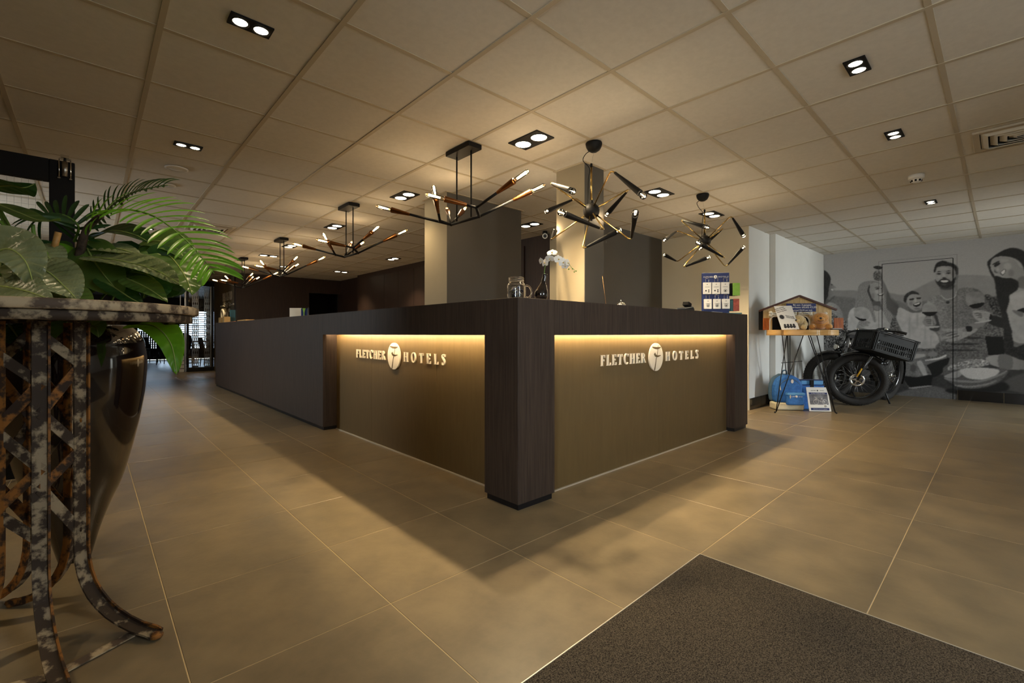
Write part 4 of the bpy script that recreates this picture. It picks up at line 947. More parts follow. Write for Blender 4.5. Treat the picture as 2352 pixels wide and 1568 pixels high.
    P('B', [(160, 442), (170, 400), (210, 364), (250, 349), (300, 364), (318, 388), (260, 380), (212, 398), (192, 432), (187, 472), (172, 470)], 50, 1, grain=30); P('B', [(174, 470), (195, 468), (198, 500), (180, 502)], 128, 1)
    P('B', [(216, 433), (260, 424), (262, 440), (226, 447)], 56, 0); P('B', [(290, 418), (335, 414), (333, 430), (298, 433)], 56, 0); P('B', [(272, 428), (284, 428), (292, 458), (272, 462)], 184, 1)
    P('B', [(258, 486), (332, 464), (330, 492), (300, 512), (270, 508)], 40, 0); P('B', [(264, 485), (328, 468), (322, 481), (282, 493)], 224, 0); E('B', 236, 478, 18, 24, 134); E('B', 300, 532, 34, 10, 120)
    # bearded man
    P('P', [(2128, 698), (2136, 685), (2152, 678), (2161, 675), (2174, 685), (2194, 679), (2201, 664), (2220, 660), (2247, 665), (2263, 683), (2274, 707), (2276, 722), (2262, 745), (2262, 765), (2271, 818), (2160, 824), (2158, 790), (2150, 740), (2146, 716)], 122, 1, grain=34, fold=14, gx=-.30)
    P('P', [(2160, 784), (2260, 762), (2270, 818), (2160, 820)], 100, 2, grain=40, streak=10, ang=1.2)
    for q in ((2215, 790, 36, 2), (2205, 804, 44, 2), (2236, 776, 24, 2)): E('P', q[0], q[1], q[2], q[3], 46, 2)
    P('B', [(540, 305), (682, 278), (702, 330), (684, 402), (600, 427), (545, 392)], 132, 1); P('B', [(540, 308), (682, 286), (650, 335), (560, 335)], 74, 3)
    P('B', [(482, 150), (490, 110), (560, 94), (640, 100), (690, 140), (702, 200), (682, 260), (640, 300), (580, 318), (530, 300), (494, 250)], 158, 1, gx=-.35)
    P('B', [(470, 152), (480, 100), (500, 64), (560, 38), (620, 54), (680, 75), (716, 110), (722, 172), (702, 192), (692, 150), (652, 102), (600, 93), (540, 96), (500, 110), (486, 152)], 46, 1, grain=26); P('B', [(692, 195), (715, 180), (726, 200), (711, 232), (692, 236)], 128, 1)
    P('B', [(484, 230), (508, 256), (535, 236), (578, 214), (626, 234), (652, 250), (690, 205), (686, 262), (650, 302), (600, 322), (545, 313), (504, 282)], 50, 1, grain=16)
    P('B', [(540, 246), (576, 236), (620, 244), (602, 260), (560, 260)], 218, 0); E('B', 578, 284, 26, 8, 84)
    for (x, y) in ((522, 173), (620, 165)): P('B', [(x-26, y), (x, y-9), (x+26, y-2), (x+4, y+10)], 70, 0); P('B', [(x-8, y), (x, y-5), (x+8, y), (x, y+5)], 24, 0); P('B', [(x-30, y-14), (x, y-26), (x+30, y-20), (x, y-18)], 44, 0)
    P('B', [(560, 170), (578, 168), (592, 205), (555, 209)], 178, 1); P('B', [(552, 207), (594, 205), (574, 216)], 84, 0); E('B', 525, 205, 18, 16, 176); E('B', 630, 200, 20, 18, 164); E('B', 570, 120, 50, 14, 176); E('B', 672, 170, 14, 44, 124)
    P('B', [(545, 385), (556, 400), (600, 430), (680, 408), (700, 350), (706, 352), (690, 412), (602, 440), (552, 408)], 178, 0); P('B', [(598, 455), (628, 455), (626, 480), (600, 480)], 60, 0)
    P('B', [(470, 590), (502, 600), (532, 720), (512, 762), (440, 752), (430, 730), (490, 700)], 66, 1)
    P('B', [(360, 652), (385, 620), (440, 608), (482, 640), (492, 690), (450, 702), (400, 708), (364, 692)], 144, 1)
    for k in range(3): P('B', [(372+10*k, 650+16*k), (430+10*k, 640+18*k), (470+6*k, 660+14*k), (430+8*k, 652+18*k)], 96, 0)
    P('B', [(355, 510), (375, 480), (430, 471), (480, 490), (499, 540), (490, 570), (450, 606), (410, 606), (365, 580), (350, 545)], 156, 0, fold=20); P('B', [(354, 568), (499, 564), (482, 590), (450, 607), (410, 607), (374, 590)], 26, 0)
    P('B', [(440, 606), (450, 606), (458, 705), (448, 705)], 168, 0, sm=False); P('B', [(388, 716), (516, 707), (512, 725), (400, 732)], 182, 0)
    P('B', [(554, 745), (620, 737), (700, 735), (806, 718), (900, 690), (910, 760), (760, 842), (650, 872), (588, 862), (620, 838), (540, 848), (560, 820), (640, 782), (560, 756)], 156, 1, grain=16)
    for k in range(3): P('B', [(560+30*k, 800+22*k), (640+30*k, 770+20*k), (700+20*k, 770+20*k), (640+30*k, 782+20*k)], 92, 0)
    P('C', [(228, 832), (350, 788), (362, 832), (225, 890), (140, 900), (150, 870)], 130, 1); P('C', [(175, 850), (230, 848), (236, 892), (188, 900)], 30, 0)
    P('C', [(420, 735), (560, 768), (604, 845), (560, 865), (410, 815)], 40, 1)
    P('C', [(238, 712), (280, 680), (380, 690), (432, 720), (420, 782), (360, 802), (280, 782)], 158, 1, grain=20); P('C', [(425, 718), (441, 740), (427, 782), (414, 772)], 26, 0)
    for k in range(3): P('C', [(250+20*k, 716+20*k), (300+14*k, 706+20*k), (340, 722+18*k), (300+10*k, 720+20*k)], 100, 0)
    P('C', [(270, 806), (416, 780), (421, 796), (280, 817)], 178, 0)
    P('C', [(168, 552), (190, 505), (260, 491), (330, 500), (366, 560), (360, 612), (310, 652), (240, 656), (190, 632)], 138, 0, fold=30); P('C', [(205, 636), (300, 610), (363, 607), (330, 646), (260, 664)], 24, 0)
    # woman at the right
    P('C', [(700, 450), (771, 438), (920, 470), (1000, 896), (960, 1000), (660, 1000), (604, 740), (598, 620), (640, 530)], 168, 1, fold=18)
    P('C', [(560, 700), (604, 740), (660, 1000), (700, 1060), (1000, 940), (1000, 1180), (600, 1160), (560, 900)], 40, 1, grain=20)
    P('C', [(428, 200), (455, 155), (520, 134), (600, 140), (680, 165), (720, 230), (800, 280), (860, 420), (720, 445), (690, 382), (640, 350), (580, 346), (540, 322), (500, 306), (470, 290), (462, 262), (440, 240)], 156, 1, gx=-.15)
    P('C', [(690, 385), (760, 330), (900, 400), (900, 470), (700, 446)], 118, 3)
    P('C', [(392, 190), (440, 140), (530, 80), (620, 44), (700, 46), (780, 80), (900, 160), (940, 420), (880, 480), (800, 330), (745, 205), (680, 152), (600, 130), (520, 128), (452, 150), (426, 200), (430, 262), (470, 332), (502, 420), (524, 560), (566, 700), (606, 800), (650, 910), (590, 910), (540, 740), (488, 520), (468, 380), (428, 310), (403, 240)], 44, 1, streak=9, ang=.3)
    P('C', [(470, 332), (560, 350), (640, 352), (712, 392), (702, 470), (640, 522), (604, 640), (566, 704), (502, 600), (486, 450)], 38, 1, streak=12, ang=.15)
    P('C', [(464, 216), (515, 189), (521, 210), (476, 236)], 52, 0); P('C', [(448, 206), (510, 173), (520, 181), (455, 216)], 58, 0); P('C', [(462, 263), (490, 286), (502, 300), (470, 296)], 100, 1); P('C', [(526, 292), (574, 258), (584, 282), (550, 324)], 74, 0); P('C', [(534, 291), (570, 264), (578, 281), (551, 316)], 228, 0)
    E('C', 600, 230, 40, 36, 176); E('C', 500, 262, 10, 22, 184); E('C', 640, 300, 30, 36, 134); E('C', 560, 170, 50, 18, 172)
    P('C', [(628, 522), (700, 500), (780, 488), (830, 600), (784, 660), (700, 682), (650, 642), (623, 572)], 182, 1, fold=16); P('C', [(698, 682), (794, 654), (784, 702), (740, 704)], 28, 0); P('C', [(648, 680), (760, 704), (750, 752), (690, 722)], 118, 1)
    # things on the table
    P('D', [(945, 54), (1130, 60), (1146, 242), (980, 246)], 18, 0, sm=False)
    P('D', [(958, 270), (1090, 240), (1220, 260), (1344, 300), (1600, 320), (1600, 390), (1150, 392), (1090, 372), (980, 332)], 142, 1, gx=-.4); P('D', [(1090, 242), (1220, 262), (1215, 390), (1092, 372)], 112, 1)
    P('D', [(140, 168), (320, 180), (500, 178), (548, 240), (480, 276), (340, 306), (320, 270), (200, 260)], 96, 1, grain=60); E('D', 285, 242, 72, 32, 128, 2); E('D', 410, 236, 54, 30, 136, 2)
    for k in range(14): E('D', 190+20*k, 192+8*math.sin(k*2.1), 9, 9, 60+30*(k % 3), 1)
    P('D', [(330, 296), (480, 268), (552, 238), (548, 262), (470, 292), (340, 312)], 208, 0, sm=False); P('D', [(320, 310), (470, 292), (548, 264), (520, 300), (350, 350)], 120, 1)
    P('D', [(345, 352), (540, 282), (584, 290), (510, 425), (400, 474), (375, 400)], 26, 1)
    P('D', [(135, 258), (310, 244), (322, 310), (392, 420), (397, 520), (372, 576), (200, 588), (134, 532), (118, 452), (150, 332)], 116, 0, grain=30, fold=34); P('D', [(132, 246), (310, 234), (320, 262), (150, 292)], 176, 1); P('D', [(250, 330), (300, 310), (356, 442), (322, 462)], 182, 1, fold=16); E('D', 210, 380, 30, 40, 84, 2)
    P('D', [(122, 462), (250, 472), (397, 448), (397, 532), (372, 572), (208, 586), (138, 532)], 18, 1); P('D', [(178, 576), (382, 554), (376, 570), (200, 590)], 150, 0)
    P('D', [(512, 402), (560, 348), (700, 378), (1090, 378), (1174, 402), (1162, 452), (1052, 542), (850, 588), (700, 578), (556, 502)], 92, 1, streak=20, ang=1.1)
    P('D', [(570, 362), (680, 320), (840, 288), (970, 298), (988, 342), (860, 372), (700, 384), (580, 404)], 150, 1, grain=110)
    P('D', [(526, 462), (690, 400), (702, 452), (620, 484)], 158, 1); P('D', [(688, 395), (850, 374), (1062, 388), (1084, 430), (1000, 482), (880, 498), (748, 472)], 200, 1, streak=14, ang=.6)
    P('D', [(540, 478), (700, 502), (900, 500), (1090, 440), (1160, 404), (1166, 420), (1090, 462), (900, 524), (700, 524), (556, 500)], 136, 1)
    P('D', [(640, 548), (800, 560), (980, 530), (1060, 500), (1050, 520), (960, 555), (800, 578), (660, 566)], 140, 1, streak=34, ang=.2)
    img2 = np.clip(blur(img, 1)+fine*10, 4, 245)/255
    g = np.where(img2 <= .04045, img2/12.92, ((img2+.055)/1.055)**2.4)
    n, m = Y.shape
    me = bpy.data.meshes.new('photo_mural'); c = np.array([XM, -1.5, 0.])
    V = np.stack([np.full(Y.shape, XM), Y, Z], -1).reshape(-1, 3)-c
    idx = np.arange(n*m).reshape(n, m)
    q = np.stack([idx[:-1, :-1], idx[1:, :-1], idx[1:, 1:], idx[:-1, 1:]], -1).reshape(-1, 4)
    me.vertices.add(n*m); me.vertices.foreach_set('co', V.ravel())
    me.loops.add(q.size); me.loops.foreach_set('vertex_index', q.ravel().astype(np.int32))
    me.polygons.add(len(q)); me.polygons.foreach_set('loop_start', np.arange(0, q.size, 4, dtype=np.int32))
    me.update(calc_edges=True)
    ca = me.color_attributes.new('print', 'FLOAT_COLOR', 'POINT')
    gg = g.ravel(); ca.data.foreach_set('color', np.stack([gg*1.0, gg*.985, gg*.985, np.ones_like(gg)], -1).ravel())
    mt = bpy.data.materials.new('mural_print'); mt.use_nodes = True; b = mt.node_tree.nodes['Principled BSDF']; b.inputs['Roughness'].default_value = .6
    b.inputs['Specular IOR Level'].default_value = .3
    a = mt.node_tree.nodes.new('ShaderNodeVertexColor'); a.layer_name = 'print'; mt.node_tree.links.new(a.outputs[0], b.inputs['Base Color'])
    me.materials.append(mt); me.validate()
    t = thing('photo_mural', 'wall-sized black and white photo mural of friends raising wine glasses', 'mural', c)
    o = bpy.data.objects.new('printed_sheet', me); COL.objects.link(o); o.parent = t
    B().box((XM+.001, -2.54, .002), (XM+.009, .135, CZ-.002)).build('backing_board', 'paper', t)
    x = XM-.0012; y0, z0 = onx(2026, 605, XM)[1:]; y1, z1 = onx(2189, 594, XM)[1:]; zt = (z0+z1)/2
    for a, b_ in (((x, y0-.004, .96), (x+.002, y0+.004, zt)), ((x, y1-.005, .002), (x+.002, y1+.005, zt)), ((x, y1, zt-.004), (x+.002, y0, zt+.004))): B().box(a, b_).build('door_gap', 'black_matt', t)
    for a, b_ in (((x, y0+.04, .9), (x+.002, y0+.043, zt+.05)), ((x, y1-.045, .002), (x+.002, y1-.042, zt+.05)), ((x, y1-.045, zt+.047), (x+.002, y0+.043, zt+.05))): B().box(a, b_).build('door_frame_seam', 'grey_seam', t)
M['mural_plain'] = mat('grey_mural_sheet', lin('#8a8a88'), .6, var=.1, scale=2); M['grey_seam'] = mat('grey_seam', lin('#5c5b5b'), .6)
mural()
# ================================================================== FAT-TYRE BICYCLES
M['rubber'] = mat('tyre_rubber', (.016, .014, .012), .8, var=.3, scale=60, bump=.5, bscale=90)
M['frameblk'] = mat('black_bike_lacquer', (.008, .008, .009), .16, coat=.7)
M['yellow'] = mat('yellow_plastic', lin('#d9a21c'), .45); M['lampglass'] = mat('headlight_lens', (.8, .78, .7), .1, metal=.6)
M['crate'] = mat('black_crate_plastic', (.008, .008, .0075), .6, spec=.25)
def bicycle(loc, heading, steer, lean, label, crate=True):
    t = thing('fat_bike', label, 'bicycle', (0, 0, 0), 'black fat-tyre bicycles by the mural')
    R, xb, xf = .360, -.53, .53; sa = math.radians(steer)
    def st(p):                                              # turn the steering assembly about the head axis
        p = np.asarray(p, float); q = p-np.array([xf, 0, 0]); return np.array([xf+q[0]*math.cos(sa)-q[1]*math.sin(sa), q[0]*math.sin(sa)+q[1]*math.cos(sa), q[2]])
    idt = lambda p: np.asarray(p, float)
    def wheel(x, fn, nm):
        c = fn((x, 0, R)); ax = fn((x, 1, R))-c
        w = B().torus(c, R-.052, .052, ax, 56, 14, 1.05).build(nm, 'rubber', t)
        k = B(); e1 = fn((x+1, 0, R))-c
        for q in range(56):                                 # tread knobs
            for s in (-.7, 0, .7):
                a = 2*math.pi*(q+(.5 if s == 0 else 0))/56; d = e1*math.cos(a)+UP*math.sin(a); tg = -e1*math.sin(a)+UP*math.cos(a)
                nn = d*math.cos(s)+nrm(ax)*math.sin(s); k.obox(c+d*(R-.052)+nn*.052, (tg, np.cross(nn, tg), nn), (.017, .024, .007))
        k.build('tread', 'rubber', w)
        B().lathe([(R-.098, -.028), (R-.112, -.018), (R-.116, 0), (R-.112, .018), (R-.098, .028)], c, 48, ax).lathe([(R-.096, -.03), (R-.093, 0), (R-.096, .03)], c, 48, ax).build('rim', 'frameblk', w)
        sp = B()
        for q in range(24):
            a = 2*math.pi*q/24; d = e1*math.cos(a)+UP*math.sin(a); a2 = a+(.35 if q % 2 else -.35); d2 = e1*math.cos(a2)+UP*math.sin(a2)
            sp.tube([c+d2*.045+nrm(ax)*(.022 if q % 4 < 2 else -.022), c+d*(R-.112)], .0013, 4)
        sp.build('spokes', 'steel', w)
        B().cyl(c-nrm(ax)*.06, c+nrm(ax)*.06, .022, 16).lathe([(.05, -.022), (.055, -.015), (.055, .015), (.05, .022)], c, 24, ax).build('hub', 'chrome', w)
        dk = B().lathe([(.062, -.001), (.088, -.001), (.088, .001), (.062, .001), (.062, -.001)], c+nrm(ax)*.047, 28, ax)
        for q in range(5):
            a = 2*math.pi*q/5; d = e1*math.cos(a)+UP*math.sin(a); dk.bar(c+nrm(ax)*.047+d*.02, c+nrm(ax)*.047+d*.068, .010, .002, ax)
        dk.build('brake_disc', 'chrome', w)
    wheel(xb, idt, 'rear_wheel'); wheel(xf, st, 'front_wheel')
    def fender(x, fn, a0, a1, nm):
        v = []; f = []; n = 26
        for i in range(n+1):
            a = math.radians(a0+(a1-a0)*i/n)
            for (y, dr) in ((-.062, -.018), (-.05, .0), (0, .008), (.05, 0), (.062, -.018)): v.append(fn((x+(R+.022+dr)*math.cos(a), y, R+(R+.022+dr)*math.sin(a))))
        for i in range(n):
            for k in range(4): f.append((i*5+k, i*5+k+1, i*5+6+k, i*5+5+k))
        o = B().add(v, f, True).build(nm, 'frameblk', t, solid=.002); return o
    fender(xb, idt, 30, 200, 'rear_fender'); fender(xf, st, 55, 135, 'front_fender')
    fk = B()
    for s in (-1, 1): fk.tube([st((xf, s*.075, R)), st((xf-.02, s*.075, R+.12)), st((xf-.105, s*.070, .70)), st((xf-.12, s*.05, .765))], [.013, .016, .021, .021], 10)
    fk.tube([st((xf-.12, -.07, .765)), st((xf-.12, .07, .765))], .024, 10); fk.tube([st((xf-.12, 0, .765)), st((xf-.185, 0, .96))], .020, 10); fk.build('fork', 'frameblk', t)
    B().tube([st((xf+.02, .09, R+.05)), st((xf-.02, .09, R+.17))], .009, 8).build('fork_reflector', 'yellow', t)
    hb = catmull([st((xf-.36, -.33, 1.06)), st((xf-.26, -.29, 1.075)), st((xf-.17, -.14, 1.06)), st((xf-.17, 0, 1.02)), st((xf-.17, .14, 1.06)), st((xf-.26, .29, 1.075)), st((xf-.36, .33, 1.06))], 6)
    h = B().tube(hb, .0125, 10).tube([st((xf-.185, 0, .955)), st((xf-.17, 0, 1.025))], .018, 10).build('handlebar', 'black', t)
    for s in (0, -1): B().tube(hb[:6] if s == 0 else hb[-6:], .0175, 10).build('grip', 'rubber', h)
    for s in (-1, 1): B().tube([st((xf-.25, s*.28, 1.06)), st((xf-.23, s*.31, 1.05)), st((xf-.33, s*.35, 1.035))], .006, 6).build('brake_lever', 'black', h)
    B().sphere(st((xf-.19, .17, 1.088)), .022, 14, 8, (1, 1, .8)).build('bell', 'chrome', h)
    B().box(tuple(st((xf-.20, .03, 1.04))-np.array([.03, .03, .0])), tuple(st((xf-.20, .03, 1.04))+np.array([.03, .03, .02]))).build('display', 'black', h)
    p = st((xf-.045, .0, .80)); d = st((xf+1, 0, .77))-st((xf, 0, .80))
    B().lathe([(0, -.05), (.028, -.045), (.038, -.01), (.040, .012), (.036, .014)], p, 20, d).build('headlight', 'chrome', t); B().lathe([(0, .0145), (.036, .0125)], p, 20, d).build('headlight_lens', 'lampglass', t)
    for (y, m_) in ((.03, 'black'), (-.03, 'black')):
        B().tube(catmull([st((xf-.2, y, 1.04)), st((xf-.06, y*2, 1.0)), st((xf-.05, y, .88)), np.array([.3, y*.6, .70]), np.array([.1, y*.5, .55])], 6), .004, 6).build('cable', m_, t)
    fr = B()
    fr.tube([(xf-.15, 0, .85), (xf-.118, 0, .765)], .030, 12)                       # head tube
    fr.tube(catmull([(xf-.13, 0, .80), (.22, 0, .60), (-.02, 0, .40), (-.10, 0, .33)], 6), .038, 14)   # down tube
    fr.tube([(-.10, 0, .33), (-.22, 0, .76)], .020, 12)                             # seat tube
    fr.tube(catmull([(.20, 0, .60), (0, 0, .60), (-.18, 0, .62)], 5), .018, 10)
    for s in (-1, 1):
        fr.tube([(-.10, s*.02, .33), (-.20, s*.075, .34), (xb, s*.09, R)], .012, 8); fr.tube([(-.205, s*.02, .70), (-.30, s*.075, .64), (xb, s*.09, R)], .010, 8)
    fr.build('frame', 'frameblk', t)
    B().tube([(-.22, 0, .76), (-.265, 0, .92)], .0145, 10).build('seat_post', 'chrome', t)
    sd = [(.13, 0), (.10, .025), (.0, .045), (-.09, .095), (-.13, .09), (-.14, 0), (-.13, -.09), (-.09, -.095), (0, -.045), (.10, -.025)]
    B().prism(catmull(sd, 3, True), (-.275, 0, .925), (1, 0, 0), (0, 1, 0), (0, 0, 1), .05).build('saddle', 'chair_fab', t, bevel=.018, seg=3)
    B().lathe([(.0, -.006), (.09, -.006), (.095, 0), (.09, .006), (0, .006)], (-.10, -.06, .33), 28, (0, 1, 0)).build('chainring', 'black', t)
    for s in (-1, 1):
        e = np.array([-.10+s*.12, s*.085, .33-s*.11]); cr = B().bar((-.10, s*.085, .33), e, .022, .012, (0, 1, 0)).build('crank', 'black', t)
        B().obox(e+np.array([0, s*.055, 0]), ((1, 0, 0), (0, 1, 0), UP), (.09, .09, .02)).build('pedal', 'black', cr)
    rk = B()
    for s in (-1, 1): rk.tube([(xb+.02, s*.095, R+.02), (xb-.05, s*.075, .775), (-.30, s*.06, .775)], .007, 8); rk.tube([(xb-.05, s*.075, .775), (xb-.24, s*.07, .775)], .007, 8)
    for k in range(4): rk.tube([(-.33-.13*k, -.065, .775), (-.33-.13*k, .065, .775)], .006, 8)
    rk.build('rear_rack', 'black', t)
    if steer: B().tube([(-.12, .05, .31), (-.06, .22, .018)], .011, 8).bar((-.09, .22, .006), (-.02, .24, .006), .03, .008).build('kickstand', 'black', t)
    t.rotation_mode = 'XYZ'; t.rotation_euler = (math.radians(lean), 0, math.radians(heading))
    m3 = Euler((math.radians(lean), 0, math.radians(heading)), 'XYZ').to_matrix(); c = np.array(m3@Vector(st((xf, 0, 0))))
    t.location = (loc[0]-c[0], loc[1]-c[1], .004-min(0, c[2]))
    return t, m3, st
b1, _, _ = bicycle((7.50, -.60), 168, -56, -8, 'black fat-tyre bicycle carrying the plastic crate, nearer the viewer')
b2, _, _ = bicycle((7.80, -.22), 176, -40, -7, 'black fat-tyre bicycle behind the side table, handlebar over the mural')
# plastic crate on the front bicycle
def crate():
    a1 = nrm(RT*1.0-FW*.04-UP*.30); a3 = nrm(UP-a1*(UP@a1)); a2 = np.cross(a3, a1)      # long side, up, depth
    o = at(2001, 803, 5.86); L, Wd, Hh = .54, .36, .27
    t = thing('plastic_crate', 'black slotted plastic crate tilted on the front of the nearer bicycle', 'crate', o)
    g = lambda x, y, z: o+a1*x+a2*y+a3*z
    B().obox(g(L/2, Wd/2, .006), (a1, a2, a3), (L, Wd, .012)).build('bottom', 'crate', t)
    def side(o2, e, n, ln):
        o2 = np.asarray(o2)
        for z0, z1 in ((.012, .035), (.088, .100), (.150, .24)): 
            B().obox(o2+e*ln/2+a3*(z0+z1)/2, (e, n, a3), (ln-.06, .010, z1-z0)).build('side_panel', 'crate', t)
        for r0, r1 in ((.036, .087), (.101, .149)):
            k = int((ln-.07)/.026)
            for i in range(k): B().obox(o2+e*(.035+(ln-.07)*(i+.5)/k)+a3*(r0+r1)/2, (e, n, a3), (.010, .009, r1-r0)).build('slat', 'crate', t)
        for z in (.2475, .265): B().obox(o2+e*ln/2+a3*z-n*.006, (e, n, a3), (ln+.02, .024, .008)).build('rim', 'crate', t)
        for x in (.012, .034): B().obox(o2+e*x+a3*.13-n*.004, (e, n, a3), (.012, .016, .24)).build('corner_rib', 'crate', t); B().obox(o2+e*(ln-x)+a3*.13-n*.004, (e, n, a3), (.012, .016, .24)).build('corner_rib', 'crate', t)
    side(g(0, 0, 0), a1, a2, L); side(g(L, Wd, 0), -a1, -a2, L); side(g(0, Wd, 0), -a2, a1, Wd); side(g(L, 0, 0), a2, -a1, Wd)
    return t
crate()

# ================================================================== HAIRPIN SIDE TABLE
M['slab'] = mat('pale_timber_slab', lin('#c59a5c'), .42, col2=lin('#dcb67c'), scale=5, stretch=(1, 1, 9), bump=.05)
TT = np.array([6.36, -.27, 0.]); e1 = nrm([.68, -.733, 0]); e2 = nrm([.733, .68, 0])      # along the front, away from the viewer
st_ = thing('side_table', 'tall side table with thick timber slab top on black hairpin legs', 'table', TT)
def tp(a, b, z): return TT+e1*a+e2*b+UP*z
ZT = 1.037
outl = catmull([(-.40, .02), (-.385, -.13), (-.32, -.17), (-.275, -.15), (-.25, -.20), (-.10, -.27), (.05, -.275), (.10, -.25), (.22, -.26), (.36, -.18), (.405, -.05), (.39, .10), (.27, .22), (.0, .27), (-.25, .22)], 4, True)
B().prism([(p[0], p[1]) for p in outl], tp(0, 0, ZT-.068), e1, e2, UP, .068).build('tabletop', 'slab', st_, bevel=.006)
def hairpin(foot, tops):
    b = B(); f = np.array(foot)
    for q in tops: b.tube([tp(*q, ZT-.069), f+nrm(tp(*q, 0)-f)*.012+UP*.012], .0055, 8)
    b.sphere(f+UP*.011, .011, 10, 6); b.bar(tp(*tops[0], ZT-.0705), tp(*tops[-1], ZT-.0705), .05, .003); b.build('hairpin_leg', 'black', st_)
hairpin((6.033, -.085, 0), [(-.22, -.12), (-.04, -.15)]); hairpin((6.53, -.62, 0), [(.06, -.12), (.08, -.04), (.16, -.08)]); hairpin((6.70, -.06, 0), [(-.19, .05), (-.08, .14), (-.13, -.02)])
B().tube([tp(-.235, -.02, .62), tp(.04, .02, .64)], .0045, 6).build('cross_rod', 'black', st_)

# things on the side table -------------------------------------------------
M['cardwood'] = mat('printed_plank_board', lin('#c7ab78'), .6, col2=lin('#b19260'), scale=6, stretch=(12, 12, 1)); M['redwood'] = mat('red_brown_wood', lin('#8a4420'), .45, col2=lin('#b0652f'), scale=8, stretch=(10, 10, 1))
M['roofbrown'] = mat('brown_roof_card', lin('#4a2a22'), .6); M['bone'] = mat('cream_bone_card', lin('#e9e4d2'), .6)
M['plush'] = mat('golden_plush', lin('#d39a52'), .95, var=.18, scale=70, bump=1., bscale=120, sheen=.6); M['plush2'] = mat('cream_plush', lin('#cdb888'), .95, var=.15, scale=70, bump=1., bscale=120, sheen=.6); M['plushwhite'] = mat('white_plush', lin('#e8e2d6'), .95, bump=.8, scale=90, var=.05)
kz = ZT+.001
kn = thing('toy_kennel', 'wooden kennel-shaped toy display with gabled brown roof', 'display', tp(-.02, .05, kz))
def fr_(a, z, off=0.): return tp(a, .06+off, kz+z)
n = 15
for k in range(n):
    a0 = -.42+.84*k/n; a1 = -.42+.84*(k+1)/n; am = (a0+a1)/2
    zt = .275+(.150*(1-abs(am-.03)/.45)); lo_ = 0.
    if -.33 < am < -.19 or -.02 < am < .15: lo_ = .165
    B().prism([(a0+.001, lo_), (a1-.001, lo_), (a1-.001, zt), (a0+.001, zt)], fr_(0, 0), e1, UP, e2, .006).build('plank', 'cardwood', kn)
for (pa, pb) in (((-.47, .245), (.02, .435)), ((.02, .435), (.47, .255))):
    B().bar(fr_(pa[0], pa[1], -.01), fr_(pb[0], pb[1], -.01), .03, .022, UP).build('roof_edge', 'roofbrown', kn)
B().prism([(-.42, 0), (.42, 0), (.42, .27), (.02, .40), (-.42, .26)], fr_(0, 0, .12), e1, UP, e2, .005).build('back_board', 'void', kn)
for a in (-.26, .065):
    arch = [(a-.075, 0), (a+.075, 0)]+[(a+.075*math.cos(q), .10+.075*math.sin(q)) for q in np.linspace(0, math.pi, 12)]
    rim = B()
    for q in np.linspace(0, math.pi, 13)[:-1]:
        q2 = q+math.pi/12; rim.bar(fr_(a+.082*math.cos(q), .10+.082*math.sin(q), -.004), fr_(a+.082*math.cos(q2), .10+.082*math.sin(q2), -.004), .014, .008, e2)
    rim.bar(fr_(a+.082, 0, -.004), fr_(a+.082, .10, -.004), .014, .008, e2).bar(fr_(a-.082, 0, -.004), fr_(a-.082, .10, -.004), .014, .008, e2).build('arch_rim', 'bone', kn)
for a in (-.27, -.10, .09):
    bo = B().bar(fr_(a-.06, .205, -.016), fr_(a+.06, .215, -.016), .032, .006, e2)
    for s in (-1, 1):
        for q in (-1, 1): bo.lathe([(0, -.004), (.022, -.004), (.022, .004), (0, .004)], fr_(a+s*.066, .210+q*.016+s*.005, -.016), 14, e2)
    bn = bo.build('bone_plaque', 'bone', kn); text('Dobbel', .022, 'ink', bn, fr_(a, .203, -.0215), e1, UP)
for a, ln in ((-.46, .075), (.40, .11)):
    bx = B()
    for k in range(5): bx.obox(tp(a+ln*(k+.5)/5, -.02, kz+.075), (e1, e2, UP), (ln/5-.002, .012, .15))
    bx.build('side_wing', 'redwood', kn)
sg = thing('menu_price_sign', 'small navy price sign with white lettering on the kennel front', 'sign', fr_(.06, .25, -.03))
B().obox(fr_(.035, .285, -.022), (e1, e2, UP), (.36, .004, .105)).build('board', 'navy', sg)
for (tx, z, sz) in (('Bij een 3-gangen', .307, .034), ('kindermenu slechts \u20ac3,95', .277, .034), ('normaal \u20ac6,95 per stuk', .243, .026)): text(tx, sz, 'paper', sg, fr_(.045, z, -.0255), e1, UP)
fl = thing('price_flyer', 'white printed flyer leaning in front of the kennel', 'flyer', tp(-.23, -.13, kz))
fx = nrm(e1+UP*.03); fz = nrm(UP*.97-e1*.20+e2*.22); fn = np.cross(fx, fz)
fo = tp(-.30, -.16, kz); fl_ = lambda a, b: fo+fx*a+fz*b
B().obox(fl_(.105, .155), (fx, fz, fn), (.21, .31, .003)).build('sheet', 'paper', fl)
ink = lambda a, b: fl_(a, b)+fn*.002
for k, (a, b) in enumerate(((.055, .275), (.065, .255), (.075, .235), (.145, .165), (.15, .145))): text('Hotel knuffel' if k > 2 else 'Neem mij mee', .02, 'ink', fl, ink(a, b), nrm(fx-fz*(-.25 if k < 3 else .25)), nrm(fz+fx*(-.25 if k < 3 else .25)))
star = [((.034 if q % 2 else .024)*math.cos(q*math.pi/12), (.034 if q % 2 else .024)*math.sin(q*math.pi/12)) for q in range(24)]
B().prism(star, ink(.05, .165), fx, fz, fn, .001).build('printed_star', 'ink', fl)
for a in (.055, .09, .125, .16): B().lathe([(0, 0), (.014, 0), (.014, .001), (0, .001)], ink(a, .060), 12, fn).lathe([(0, 0), (.018, 0), (.018, .001), (0, .001)], ink(a, .036), 12, fn).build('printed_figure', 'ink', fl)
